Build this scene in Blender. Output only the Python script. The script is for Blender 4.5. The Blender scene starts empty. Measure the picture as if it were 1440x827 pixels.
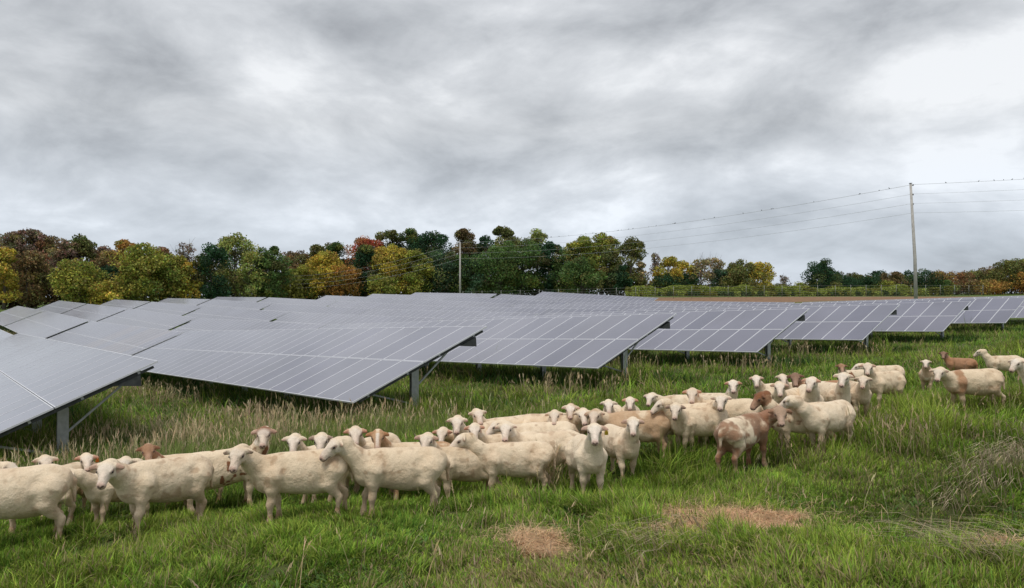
import bpy, math, random, time
import numpy as np
from mathutils import Matrix, Vector
T0 = time.time()
random.seed(7)
RNG = np.random.default_rng(11)
sc = bpy.context.scene
COL = sc.collection
F = 1080.0; CX = 720.0; CY = 413.5; HZ = 425.0; EYE = 1.8
PITCH = math.atan((HZ - CY) / F)

# ------------------------------------------------------------------ helpers
def ray(px, py):
    v = np.array([(px - CX) / F, 1.0, -(py - CY) / F])
    c, s = math.cos(PITCH), math.sin(PITCH)
    return np.array([v[0], v[1] * c - v[2] * s, v[1] * s + v[2] * c])

def at(px, py, dist):
    """world point seen at a photo pixel, dist metres ahead"""
    d = ray(px, py); d = d / d[1] * dist
    return np.array([d[0], d[1], EYE + d[2]])

CP = [(0,0,1.8),(-3,3,1.93),(3,3,1.78),(-2.4,7.6,2.20),(-3.8,7.0,2.28),(-4.5,8,2.42),(-2.8,8.8,2.42),(2.8,6.8,1.92),(6.2,10,1.80),(-3,5,2.12),(.9,8.9,2.25),(-.6,8.9,2.31),(-1.3,7.8,2.10),(-1.6,9.3,2.37),(-.9,9.5,2.40),(3,8.7,2.0),(5,11.2,1.86),(7,11.9,1.74),
 (8.5,12.7,1.68),(4,10.8,1.97),(1.8,11,2.12),(-1.5,10,2.35),(-5.5,9.2,2.6),(-8.6,14.5,3.25),(-10,13.4,3.35),(-2.6,18.2,2.78),
 (-3.5,16.7,2.8),(3.1,24.5,2.66),(2.55,23,2.63),(8.9,28,2.5),(16,35,2.4),(22.4,40,2.2),(30.8,48,1.95),(38,54,1.7),
 (-18,38.6,3.75),(-33.5,59,3.9),(-38.3,58,3.6),(-12,46,3.5),(-28,67,3.5),(-22,72,3.1),(-23,36,3.9),
 (1.7,130,.42),(-47.8,120,1.7),(-63,95,2.95),(26,100,2.0),(28,80,2.3),(16,115,1.3),(-26.5,130,.9),(35.6,62,1.9),(50,75,1.2),
 (46,130,-.48),(25,150,-1.1),(44,88,.7),(64,130,-.7),(-110,165,1.5),(-60,230,.5),(0,235,-.8),(40,235,-1.5),(120,300,-2.),(220,330,-4),
 (0,600,-5),(-400,500,-2),(500,600,-6),(-400,100,3),(300,50,1),(-60,-50,1.8),(60,-50,1.8),(12,20,2.2),(12,12,1.5),(0,14.5,2.45),(6,17,2.3)]
CPA = np.array(CP, float)
def _phi(d): return np.sqrt(d * d + 2.0)
_D = np.hypot(CPA[:,None,0]-CPA[None,:,0], CPA[:,None,1]-CPA[None,:,1])
_n = len(CPA)
_A = np.zeros((_n+3,_n+3)); _A[:_n,:_n] = -_phi(_D) - (-.12)*np.eye(_n)
_A[:_n,_n] = 1; _A[:_n,_n+1:] = CPA[:,:2]; _A[_n,:_n] = 1; _A[_n+1:,:_n] = CPA[:,:2].T
_W = np.linalg.solve(_A, np.concatenate([EYE-CPA[:,2], np.zeros(3)]))
def ground(x, y):
    x = np.asarray(x, float); y = np.asarray(y, float); sh = np.broadcast(x, y).shape
    xf = np.broadcast_to(x, sh).ravel(); yf = np.broadcast_to(y, sh).ravel()
    out = np.empty(xf.shape)
    for a in range(0, len(xf), 40000):
        b = slice(a, a+40000)
        d = np.hypot(xf[b,None]-CPA[None,:,0], yf[b,None]-CPA[None,:,1])
        out[b] = -_phi(d) @ _W[:_n] + _W[_n] + xf[b]*_W[_n+1] + yf[b]*_W[_n+2]
    far = np.clip((np.hypot(xf, yf)-450)/400, 0, 1)
    return (out*(1-far) + 5.5*far).reshape(sh)

def _hash(i, j, k, seed):
    n = (i*374761393 + j*668265263 + k*1274126177 + seed*974634777) & 0xffffffff
    n = ((n ^ (n >> 13)) * 1274126177) & 0xffffffff
    return ((n ^ (n >> 16)) & 0xffff) / 65535.0
def noise(x, y, z=0.0, seed=0):
    x, y, z = np.broadcast_arrays(np.asarray(x,float), np.asarray(y,float), np.asarray(z,float))
    i, j, k = np.floor(x).astype(np.int64), np.floor(y).astype(np.int64), np.floor(z).astype(np.int64)
    u, v, w = x-i, y-j, z-k
    u, v, w = u*u*(3-2*u), v*v*(3-2*v), w*w*(3-2*w)
    r = 0
    for a, wa in ((0,1-u),(1,u)):
        for b, wb in ((0,1-v),(1,v)):
            for c, wc in ((0,1-w),(1,w)):
                r = r + wa*wb*wc*_hash(i+a, j+b, k+c, seed)
    return r
def fbm(x, y, z=0.0, seed=0, o=3):
    r = 0; a = .5; t = 0
    for q in range(o):
        r = r + a*noise(x*2**q, y*2**q, np.asarray(z)*2**q, seed+q); t += a; a *= .5
    return r/t

def bumps(x, y):
    near = np.clip(1.3 - np.hypot(x, y)/60, 0, 1)
    return near*((fbm(x*.9, y*.9, 0, 3)-.5)*.16 + (noise(x*3.1, y*3.1, 0, 8)-.5)*.05)
def gz(x, y): return ground(x, y) + bumps(np.asarray(x,float), np.asarray(y,float))

def props(o, label=None, cat=None, group=None, kind=None):
    if label: o['label'] = label
    if cat: o['category'] = cat
    if group: o['group'] = group
    if kind: o['kind'] = kind
    return o
def link(name, me, parent=None):
    o = bpy.data.objects.new(name, me); COL.objects.link(o)
    if parent: o.parent = parent
    return o
def empty(name, loc, rz=0.0):
    o = bpy.data.objects.new(name, None); COL.objects.link(o)
    o.location = loc; o.rotation_euler = (0,0,rz); o.empty_display_size = .2
    return o
def np_mesh(name, verts, quads=None, tris=None, mats=(), smooth=False, color=None, fmat=None):
    me = bpy.data.meshes.new(name)
    verts = np.asarray(verts, np.float32)
    loops = []; starts = []; p = 0
    for f, k in ((quads,4),(tris,3)):
        if f is not None and len(f):
            f = np.asarray(f, np.int32); loops.append(f.ravel()); starts.append(p + np.arange(len(f))*k); p += len(f)*k
    loops = np.concatenate(loops); starts = np.concatenate(starts).astype(np.int32)
    me.vertices.add(len(verts)); me.vertices.foreach_set('co', verts.ravel())
    me.loops.add(len(loops)); me.loops.foreach_set('vertex_index', loops)
    me.polygons.add(len(starts)); me.polygons.foreach_set('loop_start', starts)
    me.polygons.foreach_set('use_smooth', np.full(len(starts), bool(smooth)))
    if fmat is not None: me.polygons.foreach_set('material_index', np.asarray(fmat, np.int32))
    me.update(calc_edges=True)
    if color is not None:
        a = me.color_attributes.new('tint', 'FLOAT_COLOR', 'POINT')
        c = np.ones((len(verts),4), np.float32); c[:,:3] = color
        a.data.foreach_set('color', c.ravel())
    for m in mats: me.materials.append(m)
    return me

class MB:
    """collects boxes / tubes into one mesh"""
    def __init__(s): s.v=[]; s.q=[]; s.t=[]; s.n=0
    def add(s, v, q=(), t=()):
        s.v.append(np.asarray(v,float)); 
        if len(q): s.q.append(np.asarray(q)+s.n)
        if len(t): s.t.append(np.asarray(t)+s.n)
        s.n += len(v)
    def box(s, c, ax, ay, az):
        """centre and half-axis vectors"""
        c, ax, ay, az = [np.asarray(k,float) for k in (c,ax,ay,az)]
        v = [c+a*ax+b*ay+d*az for d in (-1,1) for b in (-1,1) for a in (-1,1)]
        s.add(v, [(0,2,3,1),(4,5,7,6),(0,1,5,4),(2,6,7,3),(0,4,6,2),(1,3,7,5)])
    def bar(s, a, b, w, h, up=(0,0,1)):
        a, b = np.asarray(a,float), np.asarray(b,float); d = b-a; L = np.linalg.norm(d); d = d/L
        x = np.cross(d, up); nx = np.linalg.norm(x)
        if nx < 1e-4: x = np.array([1.,0,0]); nx = 1
        x = x/nx; z = np.cross(x, d)
        s.box((a+b)/2, x*w/2, d*L/2, z*h/2)
    def tube(s, pts, rad, n=8, cap=True):
        pts = np.asarray(pts,float); m = len(pts); rad = np.broadcast_to(rad, (m,))
        vs = []; ref = np.array([.13,.27,.95])
        for i in range(m):
            d = pts[min(i+1,m-1)]-pts[max(i-1,0)]; d = d/(np.linalg.norm(d)+1e-9)
            x = np.cross(d, ref if abs(d@ref) < .9 else np.array([1.,.1,0])); x /= np.linalg.norm(x); y = np.cross(d, x)
            for k in range(n):
                a = 2*math.pi*k/n; vs.append(pts[i]+rad[i]*(math.cos(a)*x+math.sin(a)*y))
        q = [(i*n+k, i*n+(k+1)%n, (i+1)*n+(k+1)%n, (i+1)*n+k) for i in range(m-1) for k in range(n)]
        t = []
        if cap:
            vs += [pts[0], pts[-1]]
            t = [(m*n, (k+1)%n, k) for k in range(n)] + [(m*n+1, (m-1)*n+k, (m-1)*n+(k+1)%n) for k in range(n)]
        s.add(vs, q, t)
    def mesh(s, name, mats, smooth=False):
        return np_mesh(name, np.concatenate(s.v), np.concatenate(s.q) if s.q else None, np.concatenate(s.t) if s.t else None, mats, smooth)

# ------------------------------------------------------------------ materials
def mat(name, base=(.5,.5,.5), rough=.8, spec=.5, metal=0.0):
    m = bpy.data.materials.new(name); m.use_nodes = True
    b = m.node_tree.nodes['Principled BSDF']
    b.inputs['Base Color'].default_value = (*base,1); b.inputs['Roughness'].default_value = rough
    b.inputs['Specular IOR Level'].default_value = spec; b.inputs['Metallic'].default_value = metal
    return m
class NT:
    def __init__(s, m): s.t = m.node_tree; s.b = s.t.nodes.get('Principled BSDF')
    def n(s, ty, **kw):
        o = s.t.nodes.new(ty)
        for k, v in kw.items():
            if k in ('blend_type','data_type','operation','attribute_name','noise_dimensions','feature','interpolation_type','clamp'): setattr(o, k, v)
            else: o.inputs[k].default_value = v
        return o
    def l(s, a, b): s.t.links.new(a, b)
    def mix(s, fac, a, b, bt='MIX'):
        o = s.t.nodes.new('ShaderNodeMix'); o.data_type = 'RGBA'; o.blend_type = bt
        for sock, v in ((o.inputs[0],fac),(o.inputs[6],a),(o.inputs[7],b)):
            if isinstance(v, bpy.types.NodeSocket): s.l(v, sock)
            else: sock.default_value = v if not isinstance(v, tuple) or len(v)==4 else (*v,1)
        return o.outputs[2]
    def ramp(s, src, stops):
        o = s.t.nodes.new('ShaderNodeValToRGB'); e = o.color_ramp.elements
        while len(e) < len(stops): e.new(.5)
        for i,(p,c) in enumerate(stops):
            e[i].position = p; e[i].color = (*c,1) if isinstance(c, tuple) else (c,c,c,1)
        s.l(src, o.inputs[0]); return o.outputs[0]
    def math(s, op, a, b=None, c=None, clamp=False):
        o = s.t.nodes.new('ShaderNodeMath'); o.operation = op; o.use_clamp = clamp
        for i, v in enumerate((a,b,c)):
            if v is None: continue
            if isinstance(v, bpy.types.NodeSocket): s.l(v, o.inputs[i])
            else: o.inputs[i].default_value = v
        return o.outputs[0]

def noise_mat(name, c1, c2, scale, rough=.85, metal=0.0, detail=4, bump=0.0, coords='Object', spec=.4):
    m = mat(name, c1, rough, spec, metal); t = NT(m)
    tc = t.n('ShaderNodeTexCoord'); nz = t.n('ShaderNodeTexNoise', Scale=scale, Detail=detail, Roughness=.6)
    t.l(tc.outputs[coords], nz.inputs['Vector'])
    t.l(t.ramp(nz.outputs[0], [(.3,c1),(.7,c2)]), t.b.inputs['Base Color'])
    if bump:
        bp = t.n('ShaderNodeBump', Strength=bump, Distance=.02); t.l(nz.outputs[0], bp.inputs['Height']); t.l(bp.outputs[0], t.b.inputs['Normal'])
    return m
M_STEEL = noise_mat('galvanised_steel', (.36,.38,.39), (.52,.54,.55), 9, .45, .55)
M_DARKSTEEL = noise_mat('dark_steel', (.045,.05,.05), (.085,.09,.09), 9, .55, .4)
M_FRAME = mat('anodised_frame', (.68,.69,.73), .4, .5, .15)
M_POLE = noise_mat('weathered_pole_wood', (.36,.345,.32), (.52,.50,.47), 3, .9, bump=.2)
M_WIRE = mat('wire', (.55,.56,.58), .5, .5, .3)
M_BARK = noise_mat('bark', (.10,.085,.07), (.20,.17,.14), 2.5, .95)
M_FENCE = mat('fence_steel', (.27,.28,.26), .5, .5, .5)

def glass_mat(name, tint):
    m = mat(name, tint, .16, 1.0); t = NT(m)
    oi = t.n('ShaderNodeObjectInfo'); 
    tc = t.n('ShaderNodeTexCoord')
    ge = t.n('ShaderNodeNewGeometry')
    # dust and rain streak variation over the glass, a tint per module
    nz = t.n('ShaderNodeTexNoise', Scale=.35, Detail=4); t.l(ge.outputs['Position'], nz.inputs['Vector'])
    at_ = t.n('ShaderNodeAttribute', attribute_name='tint')
    # cell grid: thin light busbars and cell gaps, from the object's own metres
    sx = t.n('ShaderNodeSeparateXYZ'); t.l(tc.outputs['Object'], sx.inputs[0])
    def line(src, period, width):
        f = t.math('FRACT', t.math('DIVIDE', src, period)); return t.math('LESS_THAN', f, width)
    g = t.math('MAXIMUM', line(sx.outputs[0], .163, .03), line(sx.outputs[1], .163, .03))
    c = t.ramp(nz.outputs[0], [(.3,tuple(k*.85 for k in tint)),(.7,tuple(k*1.2 for k in tint))])
    c = t.mix(1.0, c, at_.outputs['Color'], 'MULTIPLY')
    v = t.ramp(oi.outputs['Random'], [(0,(.72,.72,.80)),(.15,(.85,.85,.9)),(.2,(1,1,1)),(.85,(1.05,1.03,1.03)),(1,(1.12,1.08,1.1))])
    c = t.mix(1.0, c, v, 'MULTIPLY')
    c = t.mix(t.math('MULTIPLY', g, .35), c, (.30,.30,.33))
    t.l(c, t.b.inputs['Base Color'])
    t.l(t.ramp(nz.outputs[0], [(.3,.06),(.7,.13)]), t.b.inputs['Roughness'])
    t.b.inputs['Sheen Weight'].default_value = 1.0; t.b.inputs['Sheen Roughness'].default_value = .35; t.b.inputs['Sheen Tint'].default_value = (.95,.93,1,1)
    return m
M_GLASS = glass_mat('solar_glass', (.135,.137,.182))
M_BACK = mat('panel_backsheet', (.55,.56,.57), .7)

def veg_mat(name, rough=.75, trans=.25, spec=.25, vary=.25):
    m = mat(name, (.1,.15,.05), rough, spec); t = NT(m)
    a = t.n('ShaderNodeAttribute', attribute_name='tint')
    t.l(a.outputs['Color'], t.b.inputs['Base Color'])
    tr = t.n('ShaderNodeBsdfTranslucent'); t.l(a.outputs['Color'], tr.inputs['Color'])
    mx = t.n('ShaderNodeMixShader', Fac=trans)
    t.l(t.b.outputs[0], mx.inputs[1]); t.l(tr.outputs[0], mx.inputs[2])
    t.l(mx.outputs[0], t.t.nodes['Material Output'].inputs['Surface'])
    return m
M_GRASS = veg_mat('grass_blades', .7, .3, .12)
M_LEAF = veg_mat('tree_leaves', .8, .25, .15)

STRAW = [(1012,738,88,19),(752,770,36,12),(1392,764,34,6)]   # pressed straw patches, as seen
STRAWW = []
for px,py,hw,hh in STRAW:
    d = ray(px,py); t_ = 4.0
    while EYE + d[2]*t_ > float(ground(d[0]*t_, d[1]*t_)): t_ += .02
    c = d*t_; rx = hw/F*c[1]; ry = hh*c[1]**2/(F*1.95)
    STRAWW.append((c[0],c[1],rx,ry))
def straw_mask(x, y, k=1.0):
    m = np.zeros(np.broadcast(x,y).shape)
    for i,(cx,cy,rx,ry) in enumerate(STRAWW):
        d = np.hypot((x-cx)/(rx*k),(y-cy)/(ry*k)) + (noise(np.asarray(x)*4,np.asarray(y)*4,0,50+i)-.5)*1.3+(noise(np.asarray(x)*11,np.asarray(y)*11,0,60+i)-.5)*.9
        m = np.maximum(m, np.clip((1.1-d)/.25,0,1))
    return m

# ------------------------------------------------------------------ ground
def build_ground():
    rad = [0.0] + list(np.geomspace(1.2, 3000, 330))
    ang = np.radians(np.concatenate([np.linspace(-44,44,420), np.linspace(44,316,70)[1:-1]]))
    R, A = np.meshgrid(rad[1:], ang, indexing='ij')
    X = R*np.sin(A); Y = R*np.cos(A); Z = gz(X, Y)
    n = len(ang); m = len(rad)-1
    v = np.stack([X,Y,Z],-1).reshape(-1,3)
    i, j = np.meshgrid(np.arange(m-1), np.arange(n), indexing='ij'); j2 = (j+1)%n
    q = np.stack([i*n+j, i*n+j2, (i+1)*n+j2, (i+1)*n+j], -1).reshape(-1,4)[:, ::-1]
    c = len(v); v = np.vstack([v, [[0,0,float(gz(0,0))]]])
    tr = [(c, (k+1)%n, k) for k in range(n)]
    x, y = v[:,0], v[:,1]
    # soil and sward colour, near ground painted darker so blade gaps look shaded, tilled field beyond the fence, pressed straw
    g1 = np.array([.065,.11,.026]); g2 = np.array([.11,.15,.04]); soil_shade = np.array([.05,.042,.025])
    f = fbm(x*.35,y*.35,0,5)[:,None]; col = g1*(1-f)+g2*f
    nearm = np.clip(1.2-np.hypot(x,y)/45,0,1)[:,None]; col = col*(1-nearm*.55)+soil_shade*nearm*.55
    s = straw_mask(x,y)[:,None]; col = col*(1-s)+np.array([.44,.29,.17])*s
    brown = (np.clip((y-118-.0*x)/4,0,1)*np.clip((147-y)/3,0,1)*np.clip((x-14)/8,0,1))[:,None]
    col = col*(1-brown)+np.array([.24,.15,.095])*brown
    me = np_mesh('ground', v, q, tr, [], True, col)
    m_ = mat('meadow_ground', (.1,.1,.05), .95, .1); t = NT(m_)
    a = t.n('ShaderNodeAttribute', attribute_name='tint'); ge = t.n('ShaderNodeNewGeometry')
    nz = t.n('ShaderNodeTexNoise', Scale=1.7, Detail=8, Roughness=.7); t.l(ge.outputs['Position'], nz.inputs['Vector'])
    t.l(t.mix(1.0, a.outputs['Color'], t.ramp(nz.outputs[0], [(.3,(.6,.62,.6)),(.7,(1.35,1.3,1.2))]), 'MULTIPLY'), t.b.inputs['Base Color'])
    bp = t.n('ShaderNodeBump', Strength=.6, Distance=.05); t.l(nz.outputs[0], bp.inputs['Height']); t.l(bp.outputs[0], t.b.inputs['Normal'])
    me.materials.append(m_)
    props(link('ground', me), 'grassy sloping meadow ground under the flock and the panels', 'ground', kind='structure')
build_ground()

# ------------------------------------------------------------------ solar tables
AZ = math.radians(38.0); TILT = math.radians(23.5)
RDIR = np.array([-math.sin(AZ), math.cos(AZ), 0]); UH = np.array([math.cos(AZ), math.sin(AZ), 0])
MW, ML, GAP = 1.0, 2.0, .014
def module_mesh():
    w, l, f, h = (MW-GAP)/2, (ML-GAP)/2, .021, .035
    V=[]; Q=[]; FM=[]
    def bx(x0,x1,y0,y1,z0,z1,mi):
        b=len(V); V.extend([(x,y,z) for z in (z0,z1) for y in (y0,y1) for x in (x0,x1)])
        for q in ((0,2,3,1),(4,5,7,6),(0,1,5,4),(2,6,7,3),(0,4,6,2),(1,3,7,5)): Q.append([b+k for k in q]); FM.append(mi)
    bx(-w,w,-l,-l+f,-h,0,1); bx(-w,w,l-f,l,-h,0,1); bx(-w,-w+f,-l+f,l-f,-h,0,1); bx(w-f,w,-l+f,l-f,-h,0,1)
    bx(-w+f,w-f,-l+f,l-f,-.008,-.003,0)
    FM[-6] = 2
    return np.array(V), np.array(Q), np.array(FM)
MV, MQ, MF = module_mesh()
def mod_me(name, k):
    return np_mesh(name, MV, MQ, None, [M_GLASS,M_FRAME,M_BACK], False, np.tile(k,(len(MV),1)), MF)
MOD = mod_me('solar_panel', (1,1,1)); MODB = mod_me('solar_panel_brownish', (1.5,1.25,.95)); MODD = mod_me('solar_panel_dark', (.72,.72,.82))  # plain module, a browner variant and a darker variant

def post_mesh(L):
    b = MB()   # an H-section pile, L long, top at z=0
    b.box((0,-.05,-L/2),(.1,0,0),(0,.004,0),(0,0,L/2)); b.box((0,.05,-L/2),(.1,0,0),(0,.004,0),(0,0,L/2)); b.box((0,0,-L/2),(.004,0,0),(0,.0455,0),(0,0,L/2))
    return b.mesh('post', [M_STEEL])
POST = post_mesh(2.6)
TABLES = []
def solar_table(L, hl, n=26, detail=True, label='', dusty=(), dark=()):
    """L: low right corner; hl: height of the low left corner"""
    L = np.asarray(L, float); E = L + RDIR*(n*MW); E[2] = hl
    r = (E-L)/np.linalg.norm(E-L)
    up = UH*math.cos(TILT)+np.array([0,0,math.sin(TILT)]); up = up-(up@r)*r; up /= np.linalg.norm(up)
    nn = np.cross(up, r); nn = nn if nn[2] > 0 else -nn
    x = -r                                  # module x runs towards the row's right end; x cross up = normal
    if np.cross(x, up)@nn < 0: x = r
    base = L + r*n*MW/2 + UH*1.83; gb = float(ground(base[0],base[1]))
    root = empty('solar_table', (base[0],base[1],gb)); inv = Matrix.Translation(-root.location)
    root['tablefoot'] = 1; del root['tablefoot']
    props(root, label, 'solar panels', 'rows of tilted solar panel tables')
    rot = Matrix(((x[0],up[0],nn[0],0),(x[1],up[1],nn[1],0),(x[2],up[2],nn[2],0),(0,0,0,1)))
    def P(s, u, d=0): return L + r*s + up*u - nn*d
    if detail:
        for j in range(2):
            for i in range(n):
                c = P((i+.5)*MW, (j+.5)*ML+j*.004) + nn*random.uniform(-.002,.002)
                me = MODB if i in dusty else (MODD if (i,j) in dark else MOD)
                o = bpy.data.objects.new('solar_panel', me); COL.objects.link(o); o.parent = root
                o.matrix_local = inv @ Matrix.Translation(Vector(c)) @ rot
    else:
        R3 = np.array(rot)[:3,:3]; V=[];Q=[];FM=[];C=[]
        for j in range(2):
            for i in range(n):
                c = P((i+.5)*MW, (j+.5)*ML+j*.004); Q.append(MQ+len(V)*len(MV)); V.append(MV@R3.T + c - np.array(root.location)); FM.append(MF)
                k = random.uniform(.88,1.1); C.append(np.tile((k,k,k),(len(MV),1)))
        me = np_mesh('panel_surface', np.concatenate(V), np.concatenate(Q), None, [M_GLASS,M_FRAME,M_BACK], False, np.concatenate(C), np.concatenate(FM))
        link('panel_surface', me, root)
    off = np.array(root.location)
    # racking: four rails along the row, a bent per ~4.2 m
    for k,u in enumerate((.45,1.55,2.5,3.6)):
        b = MB(); b.bar(P(.1,u,.075)-off, P(n*MW-.1,u,.075)-off, .05, .07, nn); link('rail', b.mesh('rail',[M_STEEL]), root)
        if not detail and k == 1: break
    nb = 7 if n > 20 else 4
    for i in range(nb):
        s = .9 + (n*MW-1.8)*i/(nb-1)
        if not detail and i % 2: continue
        b = MB(); b.bar(P(s,.3,.16)-off, P(s,3.75,.16)-off, .06, .10, nn); link('beam', b.mesh('beam',[M_DARKSTEEL]), root)
        top = P(s,2.2,.22); o = link('post', POST, root); o.location = Vector(top-off); o.rotation_euler = (0,0,AZ)
        if detail:
            low = top+np.array([0,0,-.95])
            b = MB(); b.bar(low-off+r*.02, P(s,.75,.22)-off+r*.02, .04,.04); link('brace', b.mesh('brace',[M_STEEL]), root)
            b = MB(); b.bar(top+np.array([0,0,-.55])-off-r*.03, P(s,3.55,.22)-off-r*.03, .04,.04); link('brace', b.mesh('brace',[M_STEEL]), root)
            if i == 0:   # dark wedge added as the shadowed underside of the beam end, high side, near the row end
                c = P(s+.15,3.15,.24); b = MB(); w = r*.11
                pts = [P(.14,3.1,.12),P(.14,3.6,.12),P(.14,3.62,.12)-np.array([0,0,.24])]
                v = [p-off+w for p in pts]+[p-off-w for p in pts]
                b.add(v,[(0,1,4,3),(1,2,5,4),(2,0,3,5)],[(0,2,1),(3,4,5)]); link('shade_wedge', b.mesh('shade_wedge',[M_DARKSTEEL]), root)
                b = MB(); b.bar(P(.12,.2,.10)-off, P(.12,3.9,.10)-off, .03,.05,nn); link('end_beam', b.mesh('end_beam',[M_DARKSTEEL]), root)
    TABLES.append((L,E)); return root

ORD = ['first','second','third','fourth','fifth','sixth','seventh','eighth','ninth','tenth','eleventh','twelfth','thirteenth','fourteenth','fifteenth','sixteenth','seventeenth','eighteenth','nineteenth','twentieth']
def corner(px, py, z): return at(px, py, z)
ROWS = {1: corner(-96,650,13.4), 2: corner(495,566,16.7), 3: corner(840,517.5,22.8), 4: corner(1064,495,28.4), 5: corner(1213,478,34.5),
        6: corner(1326,466,40.5), 7: corner(1414,454,47.5)}
for k in range(8, 17):
    b = ROWS[7] + np.array([7.0,6.3,0])*(k-7); b[2] = float(ground(b[0],b[1]))+.65; ROWS[k] = b
def nth(k): return ORD[k-1]
for k, L in ROWS.items():
    p = np.array(L, float); j = 0
    while True:
        n = 26
        a = p; e = p + RDIR*n
        mid = (a+e)/2
        if a[1] > 128 or (a[0] > 22 and a[1] > 104): break
        xs = [CX + F*q[0]/q[1] for q in (a+UH*3.7, e)]
        vis = max(xs) > -25 and min(xs) < 1465
        low_r = a[2] if (j == 0 and k <= 7) else float(ground(a[0],a[1]))+.66
        hl = float(ground(e[0],e[1]))+.66
        if k == 2 and j == 0: hl = at(190,521,38)[2]*0+EYE-3.08
        if k == 1 and j == 0: hl = EYE-3.05
        SKX = [0,15,70,190,290,390,470,546,734,800,872,930,1000,1100,1250,1340,1440]; SKY_ = [430,424,425,420,418,416,414,412,409,411,415,420,422,427,424,418,409]
        def over(q, h):
            u = q+UH*3.7; return (HZ-F*(h+1.6-EYE)/u[1]) < np.interp(CX+F*u[0]/u[1], SKX, SKY_)-2.5
        if a[1] > 60 and (over(a,low_r) or over(e,hl)): vis = False
        if vis and e[1] < 150:
            det = a[1] < 42
            lab = f'solar table, {nth(j+1)} from the right end of the {nth(k)} row from the flock'
            if j == 0 and k == 1: lab = 'nearest solar table, cut off by the left edge behind the leftmost sheep'
            if j == 0 and k == 2: lab = 'large near solar table left of centre with a post at its right end'
            solar_table((a[0],a[1],low_r), hl, n, det, lab,
                        dusty=(2,3,4,5,6,9,10,11) if (k == 2 and j == 1) else (), dark={(7,1),(4,0),(6,0),(3,0),(5,1)} if (k,j) == (2,0) else ())
        j += 1
        p = e + RDIR*1.0
        if j > 7: break
print('tables', len(TABLES), time.time()-T0)
# ------------------------------------------------------------------ sheep
class SDF:
    def __init__(s, lo, hi, h):
        s.lo = np.array(lo); s.h = h; s.n = np.ceil((np.array(hi)-s.lo)/h).astype(int)+1
        s.G = {}
    def grp(s, g): 
        if g not in s.G: s.G[g] = np.full(s.n, 1e-30, np.float32)
        return s.G[g]
    def win(s, lo, hi, pad):
        a = np.clip(np.floor((lo-pad-s.lo)/s.h).astype(int), 0, s.n-1); b = np.clip(np.ceil((hi+pad-s.lo)/s.h).astype(int)+1, 1, s.n)
        ax = [s.lo[i]+np.arange(a[i],b[i])*s.h for i in range(3)]
        return (slice(a[0],b[0]),slice(a[1],b[1]),slice(a[2],b[2])), np.meshgrid(*ax, indexing='ij')
    def put(s, g, w, d, k): s.grp(g)[w] += np.exp(-np.clip(d/k,-60,60)).astype(np.float32)
    def cap(s, g, a, b, ra, rb, k, sq=(1,1,1)):
        a, b = np.array(a,float), np.array(b,float)
        if g in 'blt': a[0] *= .92; b[0] *= .92
        r = max(ra,rb)
        w, (X,Y,Z) = s.win(np.minimum(a,b)-r, np.maximum(a,b)+r, 5*k)
        d = b-a; L2 = d@d+1e-12
        t = np.clip(((X-a[0])*d[0]+(Y-a[1])*d[1]+(Z-a[2])*d[2])/L2,0,1)
        D = np.sqrt((X-a[0]-t*d[0])**2+(Y-a[1]-t*d[1])**2+(Z-a[2]-t*d[2])**2)-(ra+(rb-ra)*t)
        s.put(g, w, D, k)
    def ell(s, g, c, r, k, R=None):
        c, r = np.array(c,float), np.array(r,float)
        if g == 'b': c[0] *= .92; r[0] *= .92
        R = np.eye(3) if R is None else R   # rows of R: the local axes
        e = np.sqrt(((R.T*r)**2).sum(1)); w, (X,Y,Z) = s.win(c-e, c+e, 5*k)
        P = np.stack([X-c[0],Y-c[1],Z-c[2]],-1)@R.T
        k0 = np.sqrt(((P/r)**2).sum(-1)); k1 = np.sqrt(((P/r**2)**2).sum(-1))+1e-9
        s.put(g, w, k0*(k0-1)/k1, k)
def surface_nets(f, lo, h):
    s = f < 0
    c = sum(s[a:f.shape[0]-1+a, b:f.shape[1]-1+b, d:f.shape[2]-1+d].astype(np.int8) for a in (0,1) for b in (0,1) for d in (0,1))
    I,J,K = np.nonzero((c>0)&(c<8)); idx = -np.ones(c.shape, np.int32); idx[I,J,K] = np.arange(len(I))
    S = np.zeros((len(I),3)); N = np.zeros(len(I))
    co = [(a,b,d) for a in (0,1) for b in (0,1) for d in (0,1)]
    for p in co:
        for ax in range(3):
            if p[ax]: continue
            q = list(p); q[ax] = 1
            fa = f[I+p[0],J+p[1],K+p[2]]; fb = f[I+q[0],J+q[1],K+q[2]]; m = (fa<0)!=(fb<0)
            t = np.where(m, fa/(fa-fb+1e-20), 0)
            for x in range(3): S[:,x] += np.where(m, p[x]+(t if x==ax else 0), 0)
            N += m
    V = (S/N[:,None]+np.stack([I,J,K],1))*h+lo
    Q = []
    for ax in range(3):
        o1, o2 = [(1,2),(2,0),(0,1)][ax]
        sl = [slice(None)]*3; sh = [slice(None)]*3; sl[ax]=slice(0,-1); sh[ax]=slice(1,None)
        for o in (o1,o2): sl[o]=slice(1,-1); sh[o]=slice(1,-1)
        A = s[tuple(sl)]; B = s[tuple(sh)]
        P = np.argwhere(A!=B); ins = A[A!=B]
        P[:,o1]+=1; P[:,o2]+=1
        def g(d1,d2):
            q=P.copy(); q[:,o1]-=d1; q[:,o2]-=d2; return idx[q[:,0],q[:,1],q[:,2]]
        q = np.stack([g(1,1),g(0,1),g(0,0),g(1,0)],1)
        q[~ins] = q[~ins][:,::-1]; Q.append(q)
    return V, np.concatenate(Q)

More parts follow.
